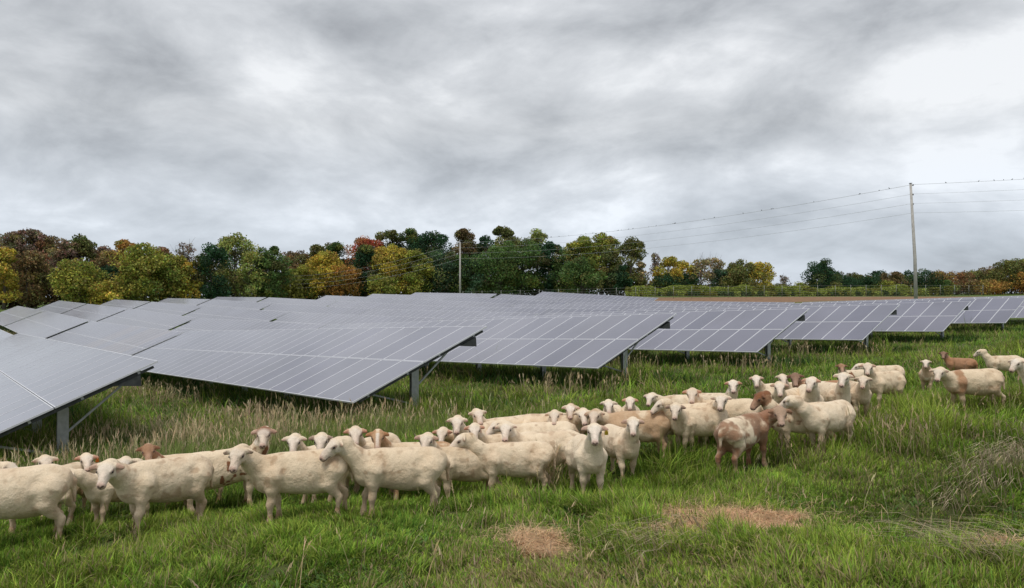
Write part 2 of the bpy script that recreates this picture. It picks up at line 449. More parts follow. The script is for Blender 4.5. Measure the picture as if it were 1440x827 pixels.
POSES = {}
def sheep_pose(yaw, up, legs, fat=1.0, pitch=-32, h=.010):
    key = (round(yaw/12)*12, round(up*4)/4, legs, fat, pitch, h)
    if key in POSES: return POSES[key]
    yaw, up = math.radians(key[0]), key[1]
    S = SDF((-.72,-.52,-.01), (.88,.52,1.16), h)
    # trunk
    kb = .035
    S.ell('b', (.17,0,.515), (.27,.140*fat,.190), kb); S.ell('b', (-.08,0,.495), (.33,.165*fat,.200), kb)
    S.ell('b', (-.32,0,.535), (.20,.138,.160), kb); S.ell('b', (.33,0,.485), (.13,.105,.155), kb)
    S.ell('b', (-.12,0,.42), (.26,.130*fat,.12), kb)
    S.cap('b', (.27,0,.635), (-.36,0,.628), .055, .06, .03)
    S.ell('b', (-.45,0,.56), (.075,.105,.095), kb)
    S.cap('b', (-.16,0,.35), (-.27,0,.345), .06, .065, .03)
    # neck, bent half way towards the head
    N0 = np.array([.30,0,.56]); a = yaw*.55; e = math.radians(14+46*up)
    d1 = np.array([math.cos(e)*math.cos(a*.45), math.cos(e)*math.sin(a*.45), math.sin(e)])
    d2 = np.array([math.cos(e)*math.cos(a*1.3), math.cos(e)*math.sin(a*1.3), math.sin(e)])
    N1 = N0+d1*.17; H = N1+d2*.20
    S.cap('n', N0, N1, .122, .082, .03); S.cap('n', N1, H-np.array([0,0,.02]), .082, .060, .03); S.cap('n', N0+np.array([.03,0,-.08]), N1+np.array([0,0,-.02]), .10, .064, .03)
    # head frame
    p = math.radians(pitch); ps = yaw
    f = np.array([math.cos(p)*math.cos(ps), math.cos(p)*math.sin(ps), math.sin(p)]); l = np.array([-math.sin(ps), math.cos(ps), 0]); u = np.cross(f, l)
    R = np.stack([f,l,u])
    def hp(x,y,z): return H+f*(x*1.12 if x > 0 else x)+l*y+u*z
    kh = .010
    S.ell('h', hp(.0,0,-.005), (.085,.062,.068), kh, R); S.cap('h', hp(.03,0,.0), hp(.165,0,-.018), .056, .034, kh)
    S.cap('h', hp(.01,0,-.045), hp(.165,0,-.040), .045, .026, kh)
    S.ell('h', hp(.178,0,-.026), (.030,.036,.031), kh, R); S.cap('h', hp(.04,0,.03), hp(.15,0,.012), .035, .020, kh)
    S.cap('n', hp(.0,0,-.03), hp(-.07,0,-.05), .065, .075, .02)
    for s in (-1,1):
        S.ell('h', hp(.055,.047*s,.018), (.034,.020,.024), kh, R)
        S.ell('h', hp(.03,.045*s,-.03), (.05,.025,.035), kh, R)
        # ears: flat leaves out to the side, slightly down and forward
        ea = (l*s*.93 - np.array([0,0,1])*.17 + f*.18); ea /= np.linalg.norm(ea)
        en = f*.8+u*.55; en = en-(en@ea)*ea; en /= np.linalg.norm(en); eb = np.cross(en, ea)
        E = np.stack([ea,eb,en]); c = hp(-.01,.052*s,.022)
        S.ell('h', c+ea*.047, (.058,.029,.0125), .006, E); S.cap('h', c-ea*.02, c+ea*.03, .022, .016, .008)
    # legs
    def leg(sy, pts):
        for (a_, ra), (b_, rb) in zip(pts[:-1], pts[1:]):
            S.cap('l', (a_[0],a_[1]*sy,a_[2]), (b_[0],b_[1]*sy,b_[2]), ra, rb, .012)
    LV = {0:(0,0,0,0), 1:(.05,-.04,.04,-.05), 2:(-.03,.05,-.05,.05), 3:(.02,.09,.06,-.02)}[legs]
    for sy, fo, ho in ((1,LV[0],LV[2]),(-1,LV[1],LV[3])):
        leg(sy, [((.24,.095,.50),.095),((.265+fo*.2,.095,.385),.055),((.262+fo*.5,.090,.265),.033),((.262+fo*.8,.088,.235),.031),((.258+fo,.086,.11),.0195),((.262+fo,.086,.075),.0235),((.277+fo,.090,.035),.024),((.288+fo,.090,.016),.027)])
        leg(sy, [((-.35,.080,.50),.118),((-.31+ho*.2,.098,.385),.075),((-.36+ho*.4,.094,.31),.046),((-.435+ho*.8,.090,.245),.029),((-.43+ho*.9,.088,.20),.024),((-.415+ho,.086,.10),.0195),((-.410+ho,.086,.070),.0235),((-.395+ho,.086,.034),.024),((-.385+ho,.086,.016),.027)])
    S.cap('t', (-.49,0,.61), (-.545,0,.53), .035, .024, .012); S.cap('t', (-.545,0,.53), (-.555,0,.36), .024, .013, .012)
    K = {'b':.035,'n':.028,'h':.010,'l':.014,'t':.012}
    D = {g: -K[g]*np.log(S.G[g]) for g in S.G}
    def smin(a, b, k):
        hh = np.clip(.5+.5*(b-a)/k, 0, 1); return b+(a-b)*hh-k*hh*(1-hh)
    d = smin(D['b']+.014, D['n']+.010, .06); d = smin(d, D['l']+.002, .045); d = smin(d, D['t'], .03); d = smin(d, D['h']+.003, .022)
    # hollows of the flank and behind the shoulder, a shoulder-blade swell, and the lie of the short wool
    def dent(c, r, amp):
        w, (X,Y,Z) = S.win(np.array(c)-np.array(r)*2, np.array(c)+np.array(r)*2, 0)
        d[w] += amp*np.exp(-((X-c[0])/r[0])**2-((Y-c[1])/r[1])**2-((Z-c[2])/r[2])**2)
    for sy in (-1,1):
        dent((-.205,.15*sy,.585), (.06,.07,.05), .015); dent((.145,.16*sy,.50), (.028,.06,.12), .013); dent((-.175,.16*sy,.42), (.04,.06,.07), .013)
        dent((.225,.14*sy,.56), (.06,.06,.09), -.010); dent((-.33,.13*sy,.60), (.05,.05,.04), -.008); dent((.30,.10*sy,.62), (.05,.06,.06), .012)
    I,J,K2 = np.nonzero(np.abs(d) < .03); P = S.lo+np.stack([I,J,K2],1)*h; far = np.clip((np.linalg.norm(P-H,axis=1)-.16)/.1,0,1)*np.clip((P[:,2]-.3)/.1,0,1)
    d[I,J,K2] += ((fbm(P[:,0]*26,P[:,1]*26,P[:,2]*34,5,2)-.5)*.004+(fbm(P[:,0]*9,P[:,1]*9,P[:,2]*9,9,2)-.5)*.005)*far
    V, Q = surface_nets(d, S.lo, h)
    V = V.astype(np.float32)
    HL = (V-H)@R.T; HL[:,0] = np.where(HL[:,0]>0, HL[:,0]/1.12, HL[:,0])
    POSES[key] = (V, Q, HL, H, R)
    return POSES[key]

def coat_colors(V, HL, coat, seed):
    x,y,z = V.T; hx,hy,hz = HL.T
    cream = np.array([.85,.73,.565]); white = np.array([.86,.80,.73]); col = np.tile(cream,(len(V),1))
    def blend(m, c):
        m = np.clip(m,0,1)[:,None]; col[:] = col*(1-m)+np.array(c)*m
    rust = (.27,.125,.065); tan = (.50,.30,.17)
    wx = (fbm(x*11,y*11,z*11,33,2)-.5)*.16; n1 = fbm((x+wx)*6+seed*13.1, (y-wx)*6+x*2.1, (z+wx)*6+x*1.3, 70+seed%7, 4); n2 = fbm(x*14, y*14+seed, z*14, 90, 2)
    head = (np.abs(hy) < .13)&(hx > -.09)&(hx < .26)&(np.abs(hz) < .12)
    hm = head.astype(float)
    # browner belly line; stains and old dirt on knees, rump and shoulder
    blend(np.clip((.42-z)/.10,0,1)*(np.abs(x) < .55)*.45*np.clip((n1-.25)*3,0,1), (.42,.31,.20))
    blend(np.clip((n1-.50)*6,0,1)*.34*(1-hm), (.60,.44,.30))
    blend(np.clip((n2-.66)*10,0,1)*.35*(1-hm), (.40,.28,.18)); blend(np.clip((n1*.5+n2*.5-.60)*18,0,1)*.42*(1-hm)*(z>.35), (.46,.31,.20))
    blend(np.clip((.30-z)/.10,0,1)*.5, (.62,.46,.34))
    blend(((z>.05)&(z<.14))*np.clip((n2-.45)*6,0,1)*.6, (.42,.25,.16))
    blend(np.clip((-.45-x)/.05,0,1)*np.clip((.60-z)/.05,0,1)*np.clip((z-.26)/.04,0,1)*np.clip((n1-.36)*6,0,1)*.6, (.36,.22,.13))
    if coat == 'rust':
        blend(np.clip((n1*.6+n2*.4-.40)*7,0,1)*.8*(1-hm), (.25,.115,.06)); blend(hm*.85, (.34,.22,.15)); blend(np.clip((x-.2)/.08,0,1)*np.clip((z-.3)/.1,0,1)*.75*(1-hm), (.30,.14,.075)); blend(np.clip((.42-z)/.1,0,1)*.55, rust)
    elif coat == 'brown':
        blend(np.full(len(V),.85), (.38,.18,.09)); blend(hm, (.28,.18,.13))
    elif coat == 'tan':
        blend(np.clip((n1-.35)*6,0,1)*.75, (.56,.38,.24))
    elif coat == 'brownface':
        blend(hm, (.40,.24,.15)); blend(np.clip((n1-.60)*14,0,1), rust)
    elif coat == 'tanface':
        blend(hm*(np.abs(hy)>.022), tan); blend(np.clip((x-.30)/.06,0,1)*(1-hm)*.8, tan); blend(np.clip((n1-.57)*14,0,1)*.8, tan)
    elif coat == 'spotted':
        blend(np.clip((n1-.60)*30,0,1), rust); blend(np.clip((n2-.70)*30,0,1), rust)
    elif coat == 'band':
        blend(np.clip((.085+(n1-.5)*.22-np.abs(x-.24+.10*(z-.5)))/.05,0,1)*(1-hm)*np.clip((z-.3)/.06,0,1)*.85, (.42,.23,.13)); blend(np.clip((x-.25)/.1,0,1)*(z<.45)*.5, tan)
    elif coat == 'redear':
        pass
    face = coat in ('brown','rust','brownface')
    if not face: blend(hm*.75*np.clip((hx+.02)/.06,0,1), white if coat != 'tanface' else np.array([.6,.40,.25]))
    if coat == 'tanface': blend(hm*np.clip((.024-np.abs(hy))/.01,0,1)*(hx>.03), white)
    # muzzle, nostrils, mouth
    blend(np.clip((hx-.165)/.025,0,1)*(np.abs(hy)<.06)*(np.abs(hz+.03)<.07)*(.35 if face else .75), (.64,.43,.37)); blend(hm*.22*np.clip((hx-.05)/.08,0,1), (.80,.60,.52))
    for s in (-1,1):
        blend(np.clip((.017-np.sqrt((hx-.200)**2+(hy-.017*s)**2*1.0+((hz+.014)*1.3)**2))/.008,0,1), (.10,.06,.055))
        blend(np.clip((.034-np.sqrt(((hx-.064)*.9)**2+(np.abs(hy)-.064)**2+((hz-.016)*1.5)**2))/.016,0,1)*.55, (.25,.17,.13))
    blend(head*(np.abs(hz+.046)<.007)*(hx>.12)*.9, (.16,.09,.08))
    blend(head*(np.abs(hy)<.006)*(hx>.19)*(hz<-.015)*.8, (.16,.09,.08))
    ear = (np.abs(hy) > .075)&(np.abs(hy) < .21)&(np.abs(hx)<.09)&(np.abs(hz-.01)<.08)
    inner = np.clip((hx-(-.005+ (np.abs(hy)-.06)*.18))/.008,0,1)
    ec = {'brown':(.22,.12,.08),'rust':(.36,.2,.13),'brownface':(.30,.16,.1),'tanface':(.60,.30,.16),'redear':(.62,.30,.20)}.get(coat,(.62,.40,.32) if seed%3 else (.30,.2,.16))
    blend(ear*inner*np.clip((np.abs(hy)-.08)/.03,0,1)*.85, ec)
    if face or coat in ('tanface','redear') or seed%4==0: blend(ear*.7, tuple(k*.9 for k in ec))
    blend(np.clip((.036-z)/.01,0,1), (.10,.085,.07))
    return col

def fleece_mat():
    m = mat('short_fleece', (.75,.68,.55), .92, .12); t = NT(m)
    a = t.n('ShaderNodeAttribute', attribute_name='tint'); tc = t.n('ShaderNodeTexCoord'); oi = t.n('ShaderNodeObjectInfo')
    n1 = t.n('ShaderNodeTexNoise', Scale=5, Detail=6, Roughness=.65); ad = t.n('ShaderNodeVectorMath', operation='ADD'); t.l(tc.outputs['Object'], ad.inputs[0])
    cb = t.n('ShaderNodeCombineXYZ'); t.l(t.math('MULTIPLY', oi.outputs['Random'], 40), cb.inputs[0]); t.l(cb.outputs[0], ad.inputs[1]); t.l(ad.outputs[0], n1.inputs['Vector'])
    n2 = t.n('ShaderNodeTexNoise', Scale=85, Detail=4, Roughness=.7); t.l(tc.outputs['Object'], n2.inputs['Vector'])
    c = t.mix(1.0, a.outputs['Color'], t.ramp(n1.outputs[0], [(.25,(.84,.78,.71)),(.5,(1,.985,.965)),(.75,(1.03,1.03,1.02))]), 'MULTIPLY')
    c = t.mix(1.0, c, t.ramp(n2.outputs[0], [(.3,(.86,.84,.81)),(.65,(1.04,1.03,1.02))]), 'MULTIPLY')
    c = t.mix(1.0, c, t.ramp(oi.outputs['Random'], [(0,(.93,.89,.84)),(.5,(1,.98,.955)),(1,(1.03,1.03,1.03))]), 'MULTIPLY')
    t.l(c, t.b.inputs['Base Color'])
    bp = t.n('ShaderNodeBump', Strength=.55, Distance=.012); t.l(n2.outputs[0], bp.inputs['Height'])
    bq = t.n('ShaderNodeBump', Strength=.8, Distance=.05); t.l(n1.outputs[0], bq.inputs['Height']); t.l(bp.outputs[0], bq.inputs['Normal']); t.l(bq.outputs[0], t.b.inputs['Normal'])
    t.b.inputs['Sheen Weight'].default_value = .08; t.b.inputs['Sheen Roughness'].default_value = .6
    return m
M_FLEECE = fleece_mat()
M_EYE = mat('eye', (.018,.012,.010), .4, .4)
M_TAGY = mat('tag_yellow', (.75,.50,.06), .5); M_TAGO = mat('tag_orange', (.80,.22,.05), .5)
def ico(name, r, m, sq=(1,1,1)):
    import bmesh
    bm = bmesh.new(); bmesh.ops.create_icosphere(bm, subdivisions=2, radius=r)
    for v in bm.verts: v.co = Vector((v.co.x*sq[0], v.co.y*sq[1], v.co.z*sq[2]))
    me = bpy.data.meshes.new(name); bm.to_mesh(me); bm.free(); me.materials.append(m)
    for p in me.polygons: p.use_smooth = True
    return me
EYE_ME = ico('eye', .0130, M_EYE, (1,.75,.85))
def tag_me(m):
    b = MB(); b.box((0,0,-.012),(.020,0,0),(0,.0025,0),(0,0,.024)); b.box((0,0,.018),(.008,0,0),(0,.004,0),(0,0,.008)); return b.mesh('ear_tag',[m])
TAGS = {'yellow': tag_me(M_TAGY), 'orange': tag_me(M_TAGO)}
BODYCACHE = {}
SHEEP = []
def sheep(px, py, head, body, up=.5, size=1.0, coat='cream', legs=0, label='', tag=None, fat=1.0, pitch=-32, dz=None, fine=False):
    """px,py: pixel between the ears; head / body: compass of nose and chest in degrees (0 right, 90 away, 180 left, 270 to the camera)"""
    rel = ((head-body+180)%360)-180; rel = max(-150,min(150,rel)); h = .0095 if fine else .0125
    vo = -math.degrees(math.atan((px-CX)/F)); body += vo
    V,Q,HL,H,R = sheep_pose(rel, up, legs, fat, pitch, h)
    d = ray(px, py)
    if dz:
        t = dz; d = ray(px, py-.045*F/t); size = min(1.15,max(.84,(EYE+d[2]*t-float(ground(d[0]*t,d[1]*t)))/(H[2]+.02)))
        print('size', px, round(size,2))
    else:
        t = 4.0
        for it in range(2):
            d = ray(px, py - (.045*F/t if it else 0)); t = 4.0
            while EYE+d[2]*t - float(ground(d[0]*t, d[1]*t)) > (H[2]+.02)*size and t < 60: t += .02
    a = math.radians(body); ca, sa = math.cos(a), math.sin(a)
    hx, hy = H[0]*size, H[1]*size
    ox = d[0]*t-(hx*ca-hy*sa); oy = d[1]*t-(hx*sa+hy*ca)
    root = empty('sheep', (ox, oy, float(gz(ox,oy))-.012), a); root.scale = (size,)*3
    # stand parallel with the slope, gently
    fz = float(ground(ox+.35*ca, oy+.35*sa)-ground(ox-.35*ca, oy-.35*sa))/.7; root.rotation_euler = (0, -math.atan(fz)*.8, a)
    props(root, label, 'sheep', 'flock of hair sheep gathered in the meadow')
    seed = len(SHEEP)%11
    key = (id(V), coat, seed)
    if key not in BODYCACHE: BODYCACHE[key] = np_mesh('body', V, Q, None, [M_FLEECE], True, coat_colors(V, HL, coat, seed))
    link('body', BODYCACHE[key], root)
    for s in (-1,1):
        e = link('eye', EYE_ME, root); c = H+R[0]*.074+R[1]*.0625*s+R[2]*.016
        e.matrix_local = Matrix.Translation(Vector(c)) @ Matrix([list(R[:,i]) for i in range(3)]).to_4x4()
    if tag:
        s = tag[1]; e = link('ear_tag', TAGS[tag[0]], root); c = H+R[0]*.022+R[1]*.125*s+R[2]*(-.022)
        m = Matrix([list(r_) for r_ in np.stack([R[1],-R[0],R[2]],1)]).to_4x4(); e.matrix_local = Matrix.Translation(Vector(c)) @ m
    SHEEP.append((ox, oy, t, size, label, px, a)); return root
C_ = 'cream'
FL = [
 # px,py,head,body,up,size,coat,legs,label,kw
 (-128,668,190,178,.25,1.03,C_,0,'large cream sheep cut off by the left edge, its rump and tail showing',dict(fat=1.1,fine=True,dz=6.9)),
 (8,655,330,200,.75,.95,C_,1,'sheep head peeking in at the left edge above the cream back',{}),
 (60,645,275,240,.75,.95,C_,0,'white-faced sheep behind the leftmost back, facing the camera with both ears out',{}),
 (96,664,192,222,.25,.92,C_,1,'thin sheep looking left in profile, second from left in the front',dict(fine=True)),
 (147,661,248,206,.25,1.06,C_,1,'big dirty cream sheep at front left with brown shoulder smudge, looking at camera',dict(fine=True,fat=1.05)),
 (119,641,272,215,.75,.92,'redear',0,'white sheep with orange tag in its ear behind the profile sheep at left',dict(tag=('orange',1))),
 (173,643,265,200,.75,.92,C_,2,'white sheep with dark ears standing just left of the brown-faced head',{}),
 (211,631,272,176,.75,.95,'brownface',0,'brown-faced sheep with white back behind the big front left sheep',{}),
 (373,607,268,12,1.0,1.05,'spotted',0,'white sheep with rusty spots, head raised above the back of the front sheep',dict(fine=True)),
 (342,634,255,177,.5,1.0,C_,1,'long cream sheep side-on at left centre looking at the camera, pale leggy',dict(fine=True,dz=7.35)),
 (414,615,268,215,.75,.9,C_,0,'small-headed white sheep peering over the long cream back, dark eared',dict(dz=8.9)),
 (451,613,265,205,.75,.9,C_,2,'sheep half hidden behind the profile head left of centre',dict(dz=8.8)),
 (474,618,200,182,.5,.97,C_,3,'cream sheep side-on looking left in profile, in front of two tan heads',dict(fine=True,dz=7.65)),
 (499,609,268,235,.75,.95,'redear',0,'sheep with dark speckled ears behind the profile neck, left of the blazed head',dict(dz=9.1)),
 (531,609,268,184,.75,1.0,'tanface',0,'tan-faced sheep with white blaze and orange ears',dict(dz=9.0)),
 (597,610,258,200,.75,1.0,C_,2,'white sheep squeezed between two side-on front sheep near the centre',dict(fine=True,dz=8.6)),
 (654,617,196,182,.5,.97,C_,1,'cream sheep side-on in the centre front, looking left, shoulder scar',dict(fine=True)),
 (624,607,262,215,.25,.95,'redear',0,'sheep with brown ears just behind and left of the centre profile head',{}),
 (645,594,268,230,.75,1.0,C_,2,'white sheep facing the camera behind the centre profile head',{}),
 (672,603,268,186,.75,.95,'redear',0,'pink-eared sheep looking over the back of the centre side-on sheep',{}),
 (676,587,285,200,.75,.95,C_,3,'sheep mostly hidden behind the pink-eared head at centre',{}),
 (718,599,262,190,.75,1.0,C_,0,'tall white head rising behind the centre side-on sheep, slightly turned',{}),
 (704,600,205,175,.25,.95,C_,2,'black-nosed sheep in profile peeking out behind the tall white head',{}),
 (785,584,262,2,.75,.9,C_,0,'small white sheep whose pale back runs to the left of its head',{}),
 (803,578,268,255,.75,.9,'tan',0,'tan-necked sheep facing the camera behind the centre right group',{}),
 (826,583,268,345,.25,1.0,C_,2,'sheep with its head tucked beside the tan dirty one, body to the left',{}),
 (838,605,268,283,.75,1.0,C_,1,'white sheep facing the camera in the centre front with yellow ear tag',dict(fine=True,tag=('yellow',1))),
 (842,584,262,175,.25,1.0,'tan',3,'tan dirty sheep behind the tagged one, rump to the right',{}),
 (856,571,268,260,.75,.88,C_,0,'white head alone above the dirty tan back, left one of two',{}),
 (886,567,268,270,.75,.86,'redear',0,'narrow brown-eared head alone above the dirty tan back, right one of two',{}),
 (891,593,268,295,.75,.95,C_,2,'round white sheep facing the camera just right of the tagged one',dict(fine=True)),
 (919,559,255,178,.25,.9,C_,0,'sheep with its long pale back showing behind the left-looking profile head',{}),
 (936,571,192,205,.75,.9,C_,1,'sheep looking left with head in profile right of the dirty tan body',{}),
 (952,577,268,240,.5,.92,C_,2,'black-nosed white sheep with dark ears, chest to the camera',dict(fine=True)),
 (978,557,268,182,.75,.95,'redear',0,'white-faced sheep with long body to the right, behind the black-nosed one',{}),
 (1020,563,262,8,.5,.97,C_,1,'cream sheep with round rump to the left of the rusty piebald sheep',dict(fine=True)),
 (1035,543,268,330,1.0,.9,'redear',0,'sheep with raised head and brown neck, highest left in the right group',{}),
 (1067,535,268,200,.75,.88,C_,2,'sheep at the back of the right group with small pale face turned to camera',{}),
 (1075,559,215,200,.75,.95,'brownface',0,'tan-brown head in three-quarter profile above the rusty piebald back',dict(pitch=-40)),
 (1099,578,262,60,.25,.98,'rust',2,'rusty brown and white piebald sheep in front, rump to the left',dict(fine=True)),
 (1115,563,165,232,.5,.95,C_,1,'plump white sheep facing away from the camera just right of the piebald one',dict(fine=True,fat=1.15)),
 (1097,547,268,250,.75,.92,C_,2,'white head in the middle of the crowd above the piebald sheep head',{}),
 (1102,534,275,230,.75,.88,C_,0,'pale sheep half hidden at the back beside the dark brown head',{}),
 (1122,533,268,210,.75,.92,'brown',0,'dark brown sheep head at the back of the right group',{}),
 (1141,542,262,280,.75,.95,'redear',2,'white sheep with orange ear, neck stretched beside the plump one',{}),
 (1184,518,280,230,.75,.92,'brownface',0,'brown head just behind a white one in the right group',{}),
 (1187,532,262,296,.75,.97,C_,1,'white sheep with body angled left, dark ears, in the right group',dict(fine=True)),
 (1215,534,268,288,.5,.9,C_,2,'smaller white sheep facing the camera at the right end of the main crowd',dict(fine=True)),
 (1221,517,272,232,.75,.95,C_,3,'sheep behind the right end of the main crowd, back showing to its right',{}),
 (1209,516,185,212,.25,1.0,C_,0,'sheep in left profile partly hidden behind another head at right',{}),
 (1302,510,265,268,.75,.92,'tan',1,'black-nosed tan sheep, leftmost of the small group at the right edge',{}),
 (1324,520,262,210,.25,1.0,'band',2,'white sheep with a brown band round its shoulders in the right edge group',dict(fine=True)),
 (1328,497,268,146,.75,.95,'brown',0,'all-brown sheep behind the brown-banded one',{}),
 (1381,496,172,206,.75,1.0,C_,1,'sheep with raised head turned left, near the right edge',{}),
 (1435,511,240,200,.75,.95,C_,0,'sheep cut off by the right edge, head turned to the left',{}),
]
for q in FL:
    sheep(*q[:4], up=q[4], size=q[5], coat=q[6], legs=q[7], label=q[8], **q[9])
for i in range(len(SHEEP)):
    for j in range(i):
        a, b = SHEEP[i], SHEEP[j]; best = 9
        for s in (-.3,0,.3):
            for u in (-.3,0,.3):
                dd = math.hypot(a[0]+s*math.cos(a[6])-b[0]-u*math.cos(b[6]), a[1]+s*math.sin(a[6])-b[1]-u*math.sin(b[6])); best = min(best, dd)
        if best < .27: print('close %.2f'%best, a[5], b[5], '| depth %.1f %.1f'%(a[1],b[1]))
print('sheep', len(SHEEP), 'poses', len(POSES), time.time()-T0)
# ------------------------------------------------------------------ trees
PAL = {'rust':((.23,.11,.06),(.13,.115,.055)), 'redbrown':((.17,.115,.085),(.13,.11,.07)), 'crop':((.30,.34,.07),(.22,.28,.06)), 'orange':((.33,.17,.045),(.20,.14,.045)), 'yellow':((.36,.27,.045),(.20,.19,.04)),
       'yellowgreen':((.24,.23,.045),(.12,.15,.035)), 'airy':((.22,.24,.07),(.13,.16,.05)), 'green':((.075,.12,.035),(.05,.085,.028)), 'dark':((.028,.065,.030),(.020,.045,.022)),
       'olive':((.12,.12,.04),(.075,.085,.03)), 'teal':((.045,.085,.045),(.035,.06,.035)), 'brown':((.16,.11,.05),(.10,.08,.04)), 'red':((.30,.06,.04),(.22,.10,.04)), 'sparse':((.26,.21,.10),(.18,.15,.08)), 'bare':((.17,.13,.10),(.14,.11,.09))}
def leaves(P, size, rng, col):
    n = len(P); a = rng.normal(size=(n,3)); a /= np.linalg.norm(a,axis=1)[:,None]; b = np.cross(a, rng.normal(size=(n,3))); b /= np.linalg.norm(b,axis=1)[:,None]
    s = (size*rng.uniform(.6,1.3,n))[:,None]; a = a*s; b = b*s*.7
    v = np.stack([P-a, P-b, P+a, P+b],1).reshape(-1,3); q = np.arange(n*4).reshape(n,4)
    return v, q, np.repeat(col,4,0)
def tree(px, top, wpx, dist, kind, label, base_frac=.12, dens=1.0, cone=False, group='trees of the autumn wood beyond the panels'):
    p = at(px, top, dist); x, y = p[0], p[1]; g = float(ground(x,y)); Ht = p[2]-g; W = wpx/F*dist
    rng = np.random.default_rng(int(px*13+top*7+dist))
    root = empty('tree', (x,y,g)); props(root, label, 'tree', group)
    c1, c2 = [np.array(k) for k in PAL[kind]]
    # trunk and limbs
    mb = MB(); lean = rng.normal(size=2)*.02*Ht; th = Ht*.72; r0 = .016*Ht+.08
    tr = [(0,0,-.3),(lean[0]*.2,lean[1]*.2,th*.25),(lean[0]*.6,lean[1]*.6,th*.6),(lean[0],lean[1],th)]; mb.tube(tr, [r0*1.25,r0,r0*.7,r0*.25], 6)
    W *= 1.22; nb = int(44 if wpx > 45 else 34); cb = Ht*base_frac; ch = Ht-cb; V=[];Q=[];C=[];k0=0
    sparse = kind in ('sparse','bare')
    nl = int(8500*dens*(.22 if kind=='bare' else .5 if kind=='sparse' else .62 if kind=='airy' else 1)*min(1.6,max(.35,W*Ht/160)))
    for i in range(nb):
        h_ = rng.uniform(0,1)**.8; prof = math.sin(math.pi*min(1,(h_*.74+.14)))**.55 if not cone else (1.05-h_)*.9
        a = rng.uniform(0,2*math.pi); rr = math.sqrt(rng.uniform(.12,1))*prof*W*.40
        br = W*rng.uniform(.11,.20)*(.7 if h_>.85 else 1); cz = cb+h_*(ch-br*.95)+br*.1
        c = np.array([math.cos(a)*rr, math.sin(a)*rr, cz]);
        if i < 5: c = np.array([rng.normal()*W*.10*(i>0), rng.normal()*W*.10, Ht-br*(.8+.5*i*.8)])
        m = max(12,int(nl/nb)); d = rng.normal(size=(m,3)); d /= np.linalg.norm(d,axis=1)[:,None]
        P = c + d*br*np.array([1.1,1.1,.85])*(rng.uniform(.35,1.12,m)**.6)[:,None]
        f = rng.uniform(); cc = c1*f+c2*(1-f); cc = cc*rng.uniform(.75,1.25); 
        if rng.uniform() < .30: cc = cc*.6+np.array(PAL[rng.choice(['yellowgreen','green','brown','olive'])][0])*.4
        col = cc[None]*rng.uniform(.55,1.5,(m,1))*(1+rng.normal(size=(m,3))*.12)
        v,q,c_ = leaves(P, .25, rng, np.clip(col*1.7,.01,1)); V.append(v);Q.append(q+k0);C.append(c_);k0+=len(v)
        if i % (1 if sparse or kind=='airy' else 2) == 0:
            z0 = max(.2*Ht, min(th*.9, cz-rr*.9)); s = z0/th; mb.tube([(lean[0]*s,lean[1]*s,z0),tuple((np.array([lean[0]*s,lean[1]*s,z0])+c)/2+np.array([0,0,-.15*rr])),tuple(c)], [r0*.38,r0*.25,r0*.1], 5, False)
            if sparse:
                for _ in range(5):
                    e = c+rng.normal(size=3)*br*.8+np.array([0,0,br*.7]); mb.tube([tuple(c),tuple(e)],[r0*.14,r0*.05],3,False)
    link('trunk', mb.mesh('trunk',[M_BARK],True), root)
    link('crown', np_mesh('crown', np.concatenate(V), np.concatenate(Q), None, [M_LEAF], False, np.concatenate(C)), root)
    return root
NAMES = {'rust':'rust-brown tree','redbrown':'thin red-brown tree','orange':'orange tree','yellow':'yellow tree','yellowgreen':'yellow-green tree','airy':'airy pale green tree','green':'green tree','dark':'dark green tree',
  'olive':'olive-green tree','teal':'deep blue-green tree','brown':'brown and olive tree','red':'red-topped tree','sparse':'sparse half-bare tree','bare':'nearly bare tree'}
